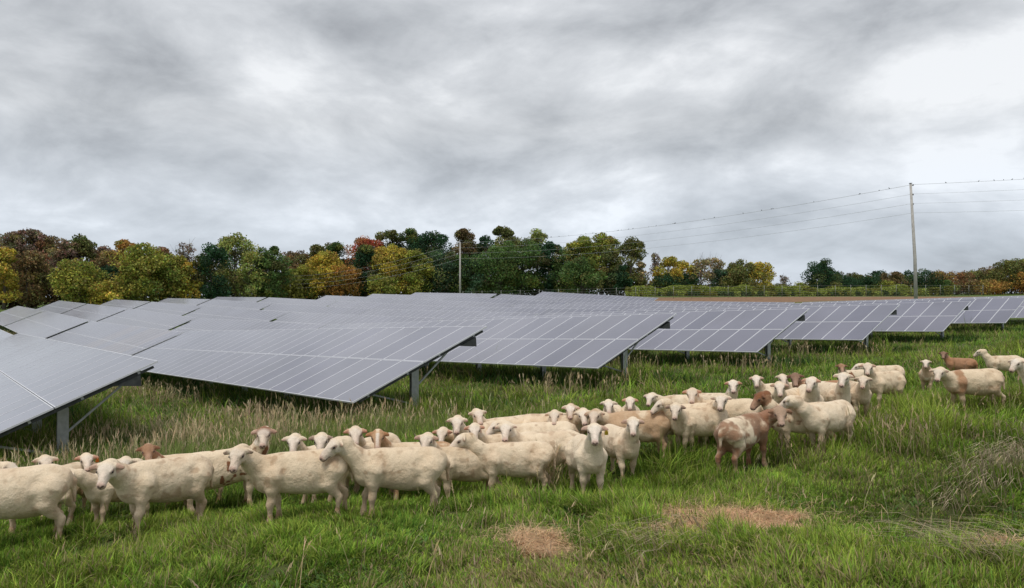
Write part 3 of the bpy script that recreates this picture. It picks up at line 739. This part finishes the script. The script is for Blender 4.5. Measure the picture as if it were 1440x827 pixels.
WOOD = [ # px, top, width, depth, kind
 (-14,345,70,172,'rust'),(16,325,52,185,'redbrown'),(46,322,46,186,'redbrown'),(6,348,42,160,'yellow'),(40,352,58,168,'brown'),(74,332,50,186,'rust'),(92,336,44,180,'redbrown'),(116,330,50,184,'olive'),
 (112,364,64,165,'yellowgreen'),(143,345,44,190,'redbrown'),(146,394,40,163,'yellow'),(160,352,50,184,'rust'),(178,337,46,186,'orange'),(150,372,44,176,'dark'),(205,342,74,172,'yellowgreen'),(184,368,44,168,'yellowgreen'),
 (228,348,44,190,'rust'),(240,358,52,176,'yellowgreen'),(262,366,40,178,'yellow'),(262,342,36,195,'bare'),(298,342,48,180,'dark'),(332,327,62,190,'airy'),(352,352,48,186,'airy'),(384,346,46,192,'green'),(372,362,40,188,'green'),
 (410,354,40,225,'redbrown'),(424,352,48,222,'brown'),(446,344,50,228,'olive'),(456,352,52,215,'yellow'),(474,340,44,235,'green'),(484,372,50,216,'orange'),(424,372,40,214,'yellowgreen'),(514,333,62,236,'red'),(516,344,50,222,'dark'),
 (548,324,46,240,'olive'),(551,343,54,220,'yellow'),(578,321,50,240,'dark'),(586,350,42,220,'yellowgreen'),(536,384,46,214,'yellowgreen'),(612,325,54,236,'dark'),(622,350,50,224,'teal'),(654,322,44,238,'brown'),(642,356,46,226,'green'),(683,331,44,236,'dark'),
 (668,362,44,224,'teal'),(709,318,42,238,'olive'),(700,344,74,224,'green'),(734,334,64,228,'green'),(754,321,38,236,'airy'),(773,339,40,230,'dark'),(796,346,42,228,'green'),(820,331,52,226,'yellowgreen'),(846,328,48,230,'yellowgreen'),(818,362,56,218,'green'),
 (858,352,36,224,'olive'),(864,336,24,232,'airy'),(888,333,40,224,'olive'),(870,372,34,220,'dark'),(902,368,18,222,'sparse'),
 (921,356,22,236,'bare'),(938,361,36,232,'yellow'),(936,384,40,230,'dark'),(961,366,30,240,'yellow'),(966,384,30,234,'dark'),(985,364,32,240,'sparse'),(1004,362,34,244,'sparse'),(1014,378,28,238,'teal'),(1040,365,52,236,'olive'),(1066,368,40,236,'yellow'),(1030,372,36,240,'yellowgreen'),
]
FARR = [(1103,387,18,300,'bare'),(1094,398,36,300,'olive'),(1122,396,34,300,'yellowgreen'),(1140,394,30,305,'olive'),(1156,364,44,285,'dark'),(1184,381,44,300,'dark'),(1204,383,34,305,'olive'),(1222,384,34,300,'dark'),(1238,380,34,306,'dark'),(1256,382,38,300,'brown'),(1274,380,36,306,'dark'),
 (1300,377,46,296,'dark'),(1324,380,36,302,'orange'),(1346,380,46,296,'rust'),(1374,379,40,300,'olive'),(1396,374,40,302,'brown'),(1392,392,44,290,'orange'),(1422,364,48,292,'olive'),(1444,362,44,292,'green'),(1362,392,34,292,'brown'),(1330,392,30,292,'green'),(1460,380,60,285,'orange'),(1244,394,30,295,'yellowgreen'),(1172,394,30,295,'olive')]
def place_trees(lst, where):
    rank = {}
    for q in sorted(lst, key=lambda q:q[0]): rank.setdefault(q[4],[]).append(q)
    for q in lst:
        same = rank[q[4]]; i = same.index(q); shape = 'tall' if q[1] < 345 else 'low'
        lab = f'{shape} {NAMES[q[4]]}, {nth(i+1)} such from the left {where}'
        tree(*q[:5], label=lab)
place_trees([q for q in WOOD if q[0] < 400], 'in the left wood')
place_trees([q for q in WOOD if 400 <= q[0] < 910], 'in the middle wood')
place_trees([q for q in WOOD if q[0] >= 910], 'in the open row')
place_trees(FARR, 'in the far right wood')
print('trees', time.time()-T0)

def mass(name, pts, wid, hgt, n, kinds, size, label, cat=None, kind=None, seed=1):
    rng = np.random.default_rng(seed); pts = np.array(pts,float); seg = np.diff(pts,axis=0); L = np.linalg.norm(seg,axis=1); cum = np.r_[0,np.cumsum(L)]
    s = rng.uniform(0,cum[-1],n); i = np.clip(np.searchsorted(cum,s)-1,0,len(L)-1); f = (s-cum[i])/L[i]; P = pts[i]+seg[i]*f[:,None]
    hh = hgt*(.55+.45*fbm(s/ (hgt*1.6),0,0,seed,3)*1.6); u = rng.uniform(0,1,n)**.7; off = rng.uniform(-.5,.5,n)*wid*np.sqrt(1-u*.6)
    nx = -seg[i,1]/L[i]; ny = seg[i,0]/L[i]; x = P[:,0]+nx*off; y = P[:,1]+ny*off; z = ground(x,y)+u*hh
    k = np.floor(fbm(s/(hgt*2.2),0,0,seed+9,2)*1.6*len(kinds)-.3*len(kinds)).astype(int)%len(kinds)
    cols = np.array([PAL[q][0] for q in kinds])[k]*.6+np.array([PAL[q][1] for q in kinds])[k]*.4; cols = cols*rng.uniform(.6,1.4,(n,1))
    v,q,c = leaves(np.stack([x,y,z],1), size, rng, cols)
    return props(link(name, np_mesh(name, v, q, None, [M_LEAF], False, c)), label, cat, None, kind)
def pl(lst): return [tuple(at(px,420,d)[:2]) for px,d in lst]
mass('undergrowth', pl([(-120,176),(150,182),(400,202),(420,238),(650,246),(905,236)]), 10, 9.0, 52000, ['green','olive','brown','yellowgreen'], .40, 'dark undergrowth along the foot of the wood', 'undergrowth', 'stuff', 2)
mass('undergrowth', pl([(905,240),(1090,250),(1100,305),(1480,300)]), 8, 4.2, 16000, ['olive','dark','yellowgreen','green'], .40, 'bushes and scrub along the foot of the open tree row', 'undergrowth', 'stuff', 5)
mass('hedge', pl([(880,168),(1040,168),(1200,168),(1300,174)]), 3.5, 2.3, 15000, ['crop','crop','yellowgreen'], .18, 'long yellow-green vineyard hedge behind the wire fence', 'hedge', None, 6)
mass('hedge', pl([(880,152),(1120,152),(1290,160)]), 1.8, 1.0, 9000, ['crop','yellowgreen','green'], .18, 'lower dark green vine row in front of the yellow-green hedge', 'hedge', None, 7)
mass('vine_row', pl([(1130,192),(1240,184),(1340,178)]), 2, 2.3, 7000, ['yellowgreen','green'], .22, 'vine row curving away behind the right pole', 'vine row', None, 8)

# ------------------------------------------------------------------ poles, wires, fence
def pole(px, top, dist, label, lean=0.0):
    p = at(px, top, dist); g = float(ground(p[0],p[1])); h = p[2]-g
    root = empty('utility_pole', (p[0],p[1],g)); props(root, label, 'utility pole', 'utility poles carrying the wires')
    b = MB(); b.tube([(lean,0,-.5),(lean*.8,0,h*.4),(0,0,h)], [.21,.17,.12], 12); link('shaft', b.mesh('shaft',[M_POLE],True), root)
    for k in range(4):
        z = h-.25-k*1.05*(dist and 1); b = MB(); b.tube([(.10,-.02,z),(.26,-.02,z+.02)],.03,6); b.tube([(.26,-.02,z-.02),(.26,-.02,z+.16)],[.07,.05],8); link('insulator', b.mesh('insulator',[M_DARKSTEEL],True), root)
    b = MB(); b.box((0,0,h+.02),(.13,0,0),(0,.13,0),(0,0,.02)); link('cap', b.mesh('cap',[M_DARKSTEEL]), root)
    return np.array([p[0]+.26,p[1]-.02,p[2]])
PA = pole(1280.5,258,85,'tall bare wooden utility pole standing against the sky at right',.55)
PB = pole(647,340,150,'pale utility pole in front of the dark trees in the middle')
PC = pole(408,388,205,'distant grey utility pole low before the brown trees at left of centre')
PR = PA+(PA-PB)*np.array([1.05,.93,0]); PR[2] = PA[2]+.6
PL = PC+(PC-PB)
def wire(a, b, k, sag, rad, label):
    mb = MB(); dz = np.array([0,0,-.12-k*1.05]); pts = []
    for i in range(41):
        s = i/40; p = a*(1-s)+b*s+dz; p[2] -= sag*4*s*(1-s); pts.append(p)
    mb.tube(pts, rad, 5); props(link('power_line', mb.mesh('power_line',[M_WIRE],True)), label, 'power line', 'overhead wires between the poles')
    return pts
wn_ = ['topmost','second from top','third from top','lowest']
tw = None
for k in range(4):
    pts = wire(PA,PB,k,1.3,  .013 if k else .018,f'{wn_[k]} wire between the right pole and the middle pole'); tw = tw or pts
    p2 = wire(PR,PA,k,1.6,.010 if k else .015,f'{wn_[k]} wire running from the right pole out of the frame')
    if k == 0: twr = p2
    wire(PB,PC,k,1.4,.018,f'{wn_[k]} wire between the middle pole and the distant left one')
bb = MB(); bb.tube([(-.13,0,.03),(-.06,0,.055),(.0,0,.09),(.05,0,.13),(.085,0,.165),(.12,0,.165),(.15,0,.155)],[.008,.03,.048,.045,.036,.03,.006],7); BIRD = bb.mesh('bird',[mat('bird_plumage',(.05,.05,.055),.8)],True)
rb = random.Random(3)
def birds(pts, ks):
    P_ = np.array(pts)
    for k in ks:
        i = k*(len(P_)-1); j = int(i); p = P_[j]*(1-(i-j))+P_[min(j+1,len(P_)-1)]*(i-j); o = link('bird', BIRD); o.location = Vector(p+np.array([0,0,-.02])); o.rotation_euler = (0,0,rb.uniform(0,6.28)); s_=rb.uniform(.6,.85); o.scale=(s_,s_,s_)
        props(o, 'small dark bird perched on the topmost wire', 'bird', 'birds perched along the topmost wire')
birds(tw, sorted(rb.uniform(.02,.80) for _ in range(34)))
birds(twr, sorted(rb.uniform(.80,.97) for _ in range(7)))
# the fence round the field
FP = [(-9,141),(26,139.5),(60,142.5),(92,150)]
def along(pts, step):
    pts = np.array(pts,float); out=[]
    for a,b in zip(pts[:-1],pts[1:]):
        n = max(1,int(np.linalg.norm(b-a)/step)); out += [a+(b-a)*i/n for i in range(n)]
    return out+[pts[-1]]
fr = empty('wire_fence', (FP[0][0],FP[0][1],float(ground(*FP[0])))); props(fr, 'long agricultural wire fence with pale posts beyond the last panels', 'fence'); fo = np.array(fr.location)
fp = along(FP, 3.2); tops=[]
for x,y in fp:
    g = float(ground(x,y)); b = MB(); b.tube([(x-fo[0],y-fo[1],g-fo[2]-.2),(x-fo[0],y-fo[1],g-fo[2]+2.25)],.035,6); link('post', b.mesh('post',[M_FENCE],True), fr); tops.append(np.array([x,y,g])-fo)
for k,hh in enumerate((.15,.5,.85,1.2,1.6,2.1)):
    b = MB(); b.tube([p+np.array([0,0,hh]) for p in tops], .014, 4); link('wire', b.mesh('wire',[M_FENCE]), fr)

# ------------------------------------------------------------------ grass
def blades(x, y, h, w, lean, az, col, tipcol, seg=2, droop=.35, z=None):
    """curved blades: root x,y; length h; width w; lean 0..1; heading az"""
    n = len(x); z = gz(x,y)-.01 if z is None else z
    dx, dy = np.cos(az), np.sin(az); tw_ = az+np.pi/2+RNG.uniform(-.9,.9,n); wx, wy = np.cos(tw_)*w/2, np.sin(tw_)*w/2
    V=[]; C=[]
    for i in range(seg+1):
        s = i/seg; out = h*lean*s**1.7; up = h*(s*np.sqrt(np.clip(1-lean**2*.75,.05,1))-droop*lean*s**2.6*.7)
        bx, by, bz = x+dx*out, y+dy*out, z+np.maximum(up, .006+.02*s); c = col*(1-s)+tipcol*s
        if i < seg:
            k = 1-s*.45
            V += [np.stack([bx-wx*k,by-wy*k,bz],1), np.stack([bx+wx*k,by+wy*k,bz],1)]; C += [c,c]
        else: V.append(np.stack([bx,by,bz],1)); C.append(c)
    m = 2*seg+1; V = np.stack(V,1).reshape(-1,3); C = np.stack(C,1).reshape(-1,3); b = np.arange(n)[:,None]*m
    Q = np.concatenate([b+np.array([[2*i,2*i+1,2*i+3,2*i+2]]) for i in range(seg-1)]) if seg > 1 else None
    T = b+np.array([[m-3,m-2,m-1]])
    return V, Q, T, C
def grass_obj(name, parts, label, kind='stuff', m=None):
    V=[];Q=[];T=[];C=[];k=0
    for v,q,t_,c in parts:
        V.append(v);C.append(c);T.append(t_+k); 
        if q is not None: Q.append(q+k)
        k+=len(v)
    o = link(name, np_mesh(name, np.concatenate(V), np.concatenate(Q) if Q else None, np.concatenate(T), [m or M_GRASS], False, np.clip(np.concatenate(C),.005,1)))
    return props(o, label, 'grass', None, kind)
def frustum(n, z0, z1, pw=1.0, marg=.22):
    u = RNG.uniform(0,1,n); y = (z0**pw+(z1**pw-z0**pw)*u)**(1/pw); x = RNG.uniform(-1,1,n)*(.667+marg)*y+RNG.uniform(-.4,.4,n); return x, y
# distance to the low edges of the tables, for the dry stalks and the dark weeds under them
EDG = [(L,E) for L,E in TABLES if L[1] < 60]
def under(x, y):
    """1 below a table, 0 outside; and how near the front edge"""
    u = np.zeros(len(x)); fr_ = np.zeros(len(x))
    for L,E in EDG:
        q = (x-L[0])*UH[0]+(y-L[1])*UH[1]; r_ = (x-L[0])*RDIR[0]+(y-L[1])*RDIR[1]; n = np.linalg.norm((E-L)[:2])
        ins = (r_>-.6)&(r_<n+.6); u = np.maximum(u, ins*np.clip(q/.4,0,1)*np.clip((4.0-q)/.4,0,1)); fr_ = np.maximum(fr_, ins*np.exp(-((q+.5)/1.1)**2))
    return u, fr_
GC = np.array([[.11,.235,.03],[.15,.29,.036],[.05,.145,.03],[.25,.33,.048],[.37,.37,.08]])
DRY = np.array([.36,.285,.16])
parts = []
def lawn(nclump, z0, z1, nb, hmean, wid, rc, pw, seg):
    x, y = frustum(nclump, z0, z1, pw)
    sm = straw_mask(x, y); keep = (RNG.uniform(size=len(x)) > straw_mask(x, y+.06, 1.0)*1.02) & (RNG.uniform(size=len(x)) > straw_mask(x, y, 1.7)*.55); u, fr_ = under(x, y)
    patch = fbm(x*.55,y*.55,0,31); thin = fbm(x*1.7,y*1.7,0,37)
    keep &= RNG.uniform(size=len(x)) < np.clip((thin-.22)*4,.12,1); x,y,u,fr_,patch,thin,sm = [a[keep] for a in (x,y,u,fr_,patch,thin,sm)]
    tall = np.clip((patch-.47)*6,0,1)+1.1*np.clip((noise(x*3.2,y*3.2,0,44)-.62)*5,0,1); big = fbm(x*.16,y*.16,0,41)
    # shorter, yellower turf in front of the camera between the straw patches
    mid = np.exp(-(((x-.6)/1.6)**2+((y-5.3)/.8)**2)); h0 = hmean*(.55+.75*tall+.5*(thin-.5))*(1-.6*mid)*(1+1.0*u)*RNG.uniform(.7,1.3,len(x))
    az0 = fbm(x*.4,y*.4,0,55)*14
    X = np.repeat(x,nb)+RNG.normal(size=len(x)*nb)*rc*.5; Y = np.repeat(y,nb)+RNG.normal(size=len(x)*nb)*rc*.5; H = np.repeat(h0,nb)*RNG.uniform(.5,1.25,len(X))
    A = np.where(RNG.uniform(size=len(X))<.55, np.repeat(az0,nb)+RNG.normal(size=len(X))*.7, RNG.uniform(0,6.283,len(X)))
    ln = np.clip(RNG.beta(2.4,1.9,len(X))*1.08,.05,.98)
    hue = np.repeat(np.clip(big*1.6+patch*1.6-1.15+RNG.normal(size=len(x))*.28,0,1),nb)
    c = GC[0]*(1-hue)[:,None]+GC[3]*hue[:,None]; ri = RNG.integers(0,5,len(X)); c = c*.6+GC[ri]*.4; c = c*RNG.uniform(.6,1.35,(len(X),1))*np.repeat(RNG.uniform(.45,1.35,len(x))*(.6+.9*thin),nb)[:,None]
    dryp = np.repeat(.05+.16*np.clip((fbm(x*.8,y*.8,0,61)-.5)*4,0,1)+.35*mid+.22*fr_+.25*sm+.10*np.clip((y-14)/10,0,1),nb)
    d = RNG.uniform(size=len(X))<dryp; c[d] = DRY*RNG.uniform(.55,1.15,(d.sum(),1)); 
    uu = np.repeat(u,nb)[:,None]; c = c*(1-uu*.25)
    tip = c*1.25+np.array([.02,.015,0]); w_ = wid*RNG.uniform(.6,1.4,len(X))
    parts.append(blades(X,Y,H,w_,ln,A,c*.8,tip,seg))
lawn(23500, 3.6, 9.5, 26, .11, .0088, .07, 1.3, 3)
lawn(19500, 9.3, 19, 20, .21, .0105, .16, 1.2, 2)
lawn(18500, 18.5, 60, 14, .28, .026, .34, 1.0, 2)
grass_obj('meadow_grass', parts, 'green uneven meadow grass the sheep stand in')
print('lawn', time.time()-T0)

# dry stalks with seed heads, in front of and between the left tables and scattered elsewhere
def stalks(x, y, h, w, col, name, label, heads=True, lean=.28):
    n = len(x); az = RNG.uniform(0,6.283,n); L = np.clip(RNG.normal(lean,.15,n),.02,.85); H = h*RNG.uniform(.6,1.2,n)
    c = col*RNG.uniform(.65,1.25,(n,1))*(1+RNG.normal(size=(n,3))*.05)
    p = [blades(x,y,H,w*np.ones(n),L,az,c*.75,c,3)]
    if heads:
        for q in range(3):     # seed head: a few short flakes at the tip
            s = .80+.07*q; xx = x+np.cos(az)*H*L*s**1.7; yy = y+np.sin(az)*H*L*s**1.7; zz = gz(x,y)+H*(s*np.sqrt(np.clip(1-L**2*.75,.05,1))-.35*L*s**2.6*.7)
            p.append(blades(xx,yy,H*.17,w*1.7*np.ones(n),np.clip(L*.8+RNG.uniform(0,.25,n),0,.9),az+RNG.normal(size=n)*.5,c*1.05,c*1.2,2,z=zz))
    grass_obj(name, p, label)
def around(cx, cy, rx, ry, n, lump=.5):
    x = cx+rx*.55*RNG.normal(size=n); y = cy+ry*.55*RNG.normal(size=n); k = fbm(x*1.3,y*1.3,0,77); m = k > lump*RNG.uniform(.6,1.2,n); return x[m], y[m]
TAN = np.array([.60,.48,.29])
x1,y1 = around(-5.2,15.2,4.2,2.2,2300,.52); x2,y2 = around(-6.8,13.2,3.6,2.4,700,.52); x3,y3 = around(-7.2,17.5,3.6,2.4,1200,.50)
stalks(np.r_[x1,x2,x3],np.r_[y1,y2,y3],.60,.0085,TAN*.95,'dry_grass','tall tan seeding grass between the two nearest tables')
xg,yg = around(-5.5,14.2,5.2,3.4,18000,.36); ng = len(xg); cg = np.array([.20,.25,.075])*RNG.uniform(.6,1.3,(ng,1))
grass_obj('tall_grass',[blades(xg,yg,.50*RNG.uniform(.5,1.2,ng),.013*np.ones(ng),np.clip(RNG.normal(.4,.2,ng),.05,.9),RNG.uniform(0,6.283,ng),cg*.8,cg*1.2,3)],'tall green-yellow grass between the two nearest tables')
# along the front edges of the rows
ex=[];ey=[]
for L,E in EDG:
    n = int(np.linalg.norm(E-L)*26); s = RNG.uniform(-.05,1,n); k = fbm(s*9+L[0],0,0,12) > .48; s = s[k]; n = len(s)
    o = RNG.normal(-.3,.8,n); ex.append(L[0]+(E[0]-L[0])*s+UH[0]*o); ey.append(L[1]+(E[1]-L[1])*s+UH[1]*o)
ex=np.concatenate(ex);ey=np.concatenate(ey)
stalks(ex,ey,.55,.020,TAN*.85,'dry_grass','scattered dry stalks along the low edges of the panel rows')
wx_=[];wy_=[]
for L,E in EDG:
    n = int(np.linalg.norm(E-L)*190); s = RNG.uniform(-.03,1.02,n); o = RNG.uniform(.1,3.9,n); wx_.append(L[0]+(E[0]-L[0])*s+UH[0]*o); wy_.append(L[1]+(E[1]-L[1])*s+UH[1]*o)
wx_=np.concatenate(wx_);wy_=np.concatenate(wy_);n=len(wx_); k = fbm(wx_*.9,wy_*.9,0,14)
cw = np.array([.055,.115,.03])*RNG.uniform(.6,1.4,(n,1))
grass_obj('weeds',[blades(wx_,wy_,(.25+.5*k)*RNG.uniform(.6,1.1,n),.035*np.ones(n),np.clip(RNG.normal(.45,.2,n),.05,.9),RNG.uniform(0,6.283,n),cw*.8,cw*1.3,2)],'dark leafy weeds growing under the panel tables')
# loose stalks all over the sward
x,y = frustum(2600,4.5,26,1.3); k = fbm(x*.6,y*.6,0,21)>.52; stalks(x[k],y[k],.38,.006,TAN*.9,'dry_grass','single dry stalks scattered over the meadow',True,.4)
# upright tufts near the right group
def tuft(px, py, n, h, r, col, label, w=.008, lean=.3):
    d = ray(px,py); t_ = 4.0
    while EYE+d[2]*t_ > float(ground(d[0]*t_,d[1]*t_)): t_ += .02
    x = d[0]*t_+RNG.normal(size=n)*r; y = d[1]*t_+RNG.normal(size=n)*r*1.3; stalks(x,y,h,w,col,'dry_grass',label,True,lean)
tuft(1262,640,60,.50,.22,TAN*.75,'upright dry tuft below the gap between the two right groups')
tuft(1120,655,50,.36,.18,np.array([.20,.15,.09]),'dark dead stems beside the plump sheep at right')
tuft(765,690,160,.50,.12,TAN*.8,'dry tuft at the hind feet of the centre side-on sheep')
tuft(1330,622,100,.32,.45,TAN*.65,'loose brownish tuft below the right edge group')
tuft(1300,690,300,.26,.6,np.array([.22,.21,.09]),'yellowing tuft at lower right')
tuft(1215,474,120,.7,.8,TAN*.7,'pale stalks beside the panel row at right')
x,y = frustum(5200,4.0,14,1.3); k = (fbm(x*.9,y*.9,0,91)>.50)&(straw_mask(x,y,1.2)<.2); x,y = x[k],y[k]; nb = 5; X = np.repeat(x,nb)+RNG.normal(size=len(x)*nb)*.02; Y = np.repeat(y,nb)+RNG.normal(size=len(x)*nb)*.02; n = len(X)
cw = np.array([.12,.21,.055])*RNG.uniform(.5,1.3,(n,1)); grass_obj('clover',[blades(X,Y,RNG.uniform(.05,.12,n),RNG.uniform(.014,.028,n),RNG.uniform(.5,.95,n),RNG.uniform(0,6.283,n),cw*.8,cw*1.1,3)],'low broad-leaved weeds among the foreground grass')
# bent dry reeds sweeping in from the right edge
def swept(x0,y0,x1_,y1_,n,spread,L,label):
    a = np.array(at(x0,y0,1)); 
    def gp(px,py):
        d = ray(px,py); t_=3.0
        while EYE+d[2]*t_ > float(ground(d[0]*t_,d[1]*t_)): t_ += .02
        return d*t_
    A,B = gp(x0,y0),gp(x1_,y1_); s = RNG.uniform(0,.9,n); dx = (B-A)[:2]; ln = np.linalg.norm(dx); az = math.atan2(dx[1],dx[0])+RNG.normal(size=n)*.13
    x = A[0]+dx[0]*s+RNG.normal(size=n)*spread; y = A[1]+dx[1]*s+RNG.normal(size=n)*spread; c = np.array([.56,.46,.31])*RNG.uniform(.5,1.3,(n,1))
    V,Q,T,C = blades(x,y,L*RNG.uniform(.5,1.1,n),.007*np.ones(n),np.clip(RNG.normal(.93,.05,n),.7,.99),az,c*.8,c,3,.5,z=gz(x,y)+RNG.uniform(.05,.24,n)); grass_obj('dry_reeds',[(V,Q,T,C)],label)
swept(1475,622,1325,755,260,.14,.75,'bundle of bent dry reeds sweeping in from the right edge')
swept(1440,655,1370,700,90,.16,.7,'loose flattened reeds at the right edge')
swept(1480,800,1300,800,130,.15,.6,'flat dry stems at lower right corner')
swept(985,765,880,800,90,.10,.5,'a few loose stems between the straw patches')
# pressed straw
for i,(cx,cy,rx,ry) in enumerate(STRAWW):
    n = int((11000,6500,5000)[i]*rx*ry*4)+500; r_ = np.sqrt(RNG.uniform(0,1,n))*1.4; a = RNG.uniform(0,6.283,n); x = cx+rx*r_*np.cos(a); y = cy+ry*r_*np.sin(a)
    k = straw_mask(x,y,1.15)>RNG.uniform(.1,.9,n); x,y = x[k],y[k]; n = len(x); c = np.array([.84,.58,.35])*RNG.uniform(.45,1.3,(n,1))*(1+RNG.normal(size=(n,3))*.05)
    V,Q,T,C = blades(x,y,RNG.uniform(.06,.26,n),.006*np.ones(n),RNG.uniform(.9,1.0,n),RNG.normal(.4,1.1,n),c*.8,c*1.1,2,.9,z=gz(x,y)+RNG.uniform(0,.03,n))
    m_ = n//3; xs = cx+rx*RNG.normal(size=m_)*.9; ys = cy+ry*RNG.normal(size=m_)*1.1; cs = np.array([.70,.50,.30])*RNG.uniform(.5,1.3,(m_,1))
    S2 = blades(xs,ys,RNG.uniform(.06,.3,m_),.006*np.ones(m_),RNG.uniform(.8,1.0,m_),RNG.uniform(0,6.283,m_),cs*.8,cs*1.1,2,.6,z=gz(xs,ys)+RNG.uniform(.0,.035,m_))
    grass_obj('pressed_straw',[(V,Q,T,C),S2],['large oval patch of flattened pinkish straw at lower right of centre','small patch of flattened straw below the centre','narrow strip of flattened straw at lower right'][i])
print('grass', time.time()-T0)
# ------------------------------------------------------------------ camera, sky, light
cam = bpy.data.cameras.new('camera'); co = bpy.data.objects.new('camera', cam); COL.objects.link(co)
cam.lens = 27.0; cam.sensor_width = 36.0; cam.clip_end = 6000; co.location = (0,0,EYE); co.rotation_euler = (math.radians(90)+PITCH,0,0); sc.camera = co
SUN_EL, SUN_AZ = math.radians(66), math.radians(205)     # azimuth clockwise from +Y
w = bpy.data.worlds.new('World'); sc.world = w; w.use_nodes = True
t = NT(w); nt = w.node_tree; bg = nt.nodes['Background']; t.b = bg
sky = nt.nodes.new('ShaderNodeTexSky'); sky.sky_type = 'NISHITA'; sky.sun_disc = False; sky.sun_elevation = SUN_EL; sky.sun_rotation = SUN_AZ
tc = t.n('ShaderNodeTexCoord'); sx = t.n('ShaderNodeSeparateXYZ'); t.l(tc.outputs['Generated'], sx.inputs[0])
zz = t.math('ADD', t.math('MAXIMUM', sx.outputs[2], 0.0), .30)
cb = t.n('ShaderNodeCombineXYZ'); t.l(t.math('DIVIDE', sx.outputs[0], zz), cb.inputs[0]); t.l(t.math('DIVIDE', sx.outputs[1], zz), cb.inputs[1]); cb.inputs[2].default_value = 3.7
def wn(scale, det, rough, off=0.0, dist=0.0, sy=1.0):
    mp = nt.nodes.new('ShaderNodeMapping'); mp.inputs['Location'].default_value = (off,off*.7,off*.3); mp.inputs['Scale'].default_value = (1,sy,1); t.l(cb.outputs[0], mp.inputs[0])
    o = t.n('ShaderNodeTexNoise', Scale=scale, Detail=det, Roughness=rough, Distortion=dist); t.l(mp.outputs[0], o.inputs['Vector']); return o.outputs[0]
def dn(scale, det, rough, off):
    mp = nt.nodes.new('ShaderNodeMapping'); mp.inputs['Location'].default_value = (off,off*.7,off*.3); mp.inputs['Scale'].default_value = (1,1,2.1); t.l(tc.outputs['Generated'], mp.inputs[0])
    o = t.n('ShaderNodeTexNoise', Scale=scale, Detail=det, Roughness=rough, Distortion=.35); t.l(mp.outputs[0], o.inputs['Vector']); return o.outputs[0]
lump = dn(2.7, 7, .60, 2.2); lump2 = dn(7.0, 7, .58, 6.1)
big = wn(.55, 5, .55, 1.3, .25); mid = wn(1.5, 7, .58, 8.1, .3); fine = wn(5.0, 6, .6, 4.4, .2)
dens = t.math('ADD', t.math('ADD', t.math('ADD', t.math('MULTIPLY', big, .16), t.math('MULTIPLY', mid, .14)), t.math('MULTIPLY', lump2, .28)), t.math('MULTIPLY', lump, .42))
def blob(px, py, rx, ry, amp):
    """thicker (+) or thinner (-) cloud in one part of the sky"""
    global dens
    d = ray(px, py); d = d/np.linalg.norm(d); r_ = np.array([d[1],-d[0],0]); r_ /= np.linalg.norm(r_); u_ = np.cross(r_, d)
    def dot(v):
        o = nt.nodes.new('ShaderNodeVectorMath'); o.operation = 'DOT_PRODUCT'; t.l(tc.outputs['Generated'], o.inputs[0]); o.inputs[1].default_value = tuple(v); return o.outputs['Value']
    a = t.math('DIVIDE', dot(r_), rx/F); b = t.math('DIVIDE', dot(u_), ry/F)
    q = t.math('ADD', t.math('MULTIPLY', a, a), t.math('MULTIPLY', b, b))
    e = t.math('MULTIPLY', t.math('EXPONENT', t.math('MULTIPLY', q, -1.0)), t.math('GREATER_THAN', dot(d), 0.0))
    dens = t.math('ADD', dens, t.math('MULTIPLY', e, amp))
for bl in [(890,85,150,50,-.065),(1010,105,110,38,-.06),(1330,130,160,55,-.05),(1410,70,50,60,-.05),(1330,14,120,34,.09),(880,40,110,25,.07),(640,225,150,45,.035),
           (560,60,180,50,.04),(380,100,60,40,-.05),(240,60,200,60,.03),(200,215,200,50,.02),(1180,180,200,35,.05),(860,250,140,60,-.07),(720,325,700,35,-.025),(1250,240,250,30,-.04),(60,60,160,50,-.02),(420,30,140,25,.06)]:
    blob(*bl)
cc = t.ramp(dens, [(.38,(5.6,5.7,5.8)),(.45,(4.25,4.37,4.5)),(.53,(3.15,3.27,3.4)),(.60,(2.25,2.34,2.46))])
el = t.ramp(sx.outputs[2], [(0.0,(.96,1.03,1.14)),(.22,(1.0,1.0,1.0)),(1.0,(.95,.95,.97))])
cc = t.mix(1.0, cc, el, 'MULTIPLY')
fc = t.mix(.06, cc, sky.outputs[0])
t.l(fc, bg.inputs['Color']); bg.inputs['Strength'].default_value = .12
sun = bpy.data.lights.new('sun','SUN'); sun.energy = 1.5; sun.angle = math.radians(16); sun.color = (1,.95,.88)
so = bpy.data.objects.new('sun', sun); COL.objects.link(so)
dv = Vector((math.sin(SUN_AZ)*math.cos(SUN_EL), math.cos(SUN_AZ)*math.cos(SUN_EL), math.sin(SUN_EL))); so.rotation_euler = dv.to_track_quat('Z','Y').to_euler(); so.location = (0,0,40)
sc.view_settings.view_transform = 'Standard'; sc.view_settings.look = 'None'; sc.view_settings.gamma = 1; sc.view_settings.exposure = 0.46
sc.render.engine = 'CYCLES'; sc.cycles.max_bounces = 5; sc.cycles.use_denoising = True
print('done', time.time()-T0)
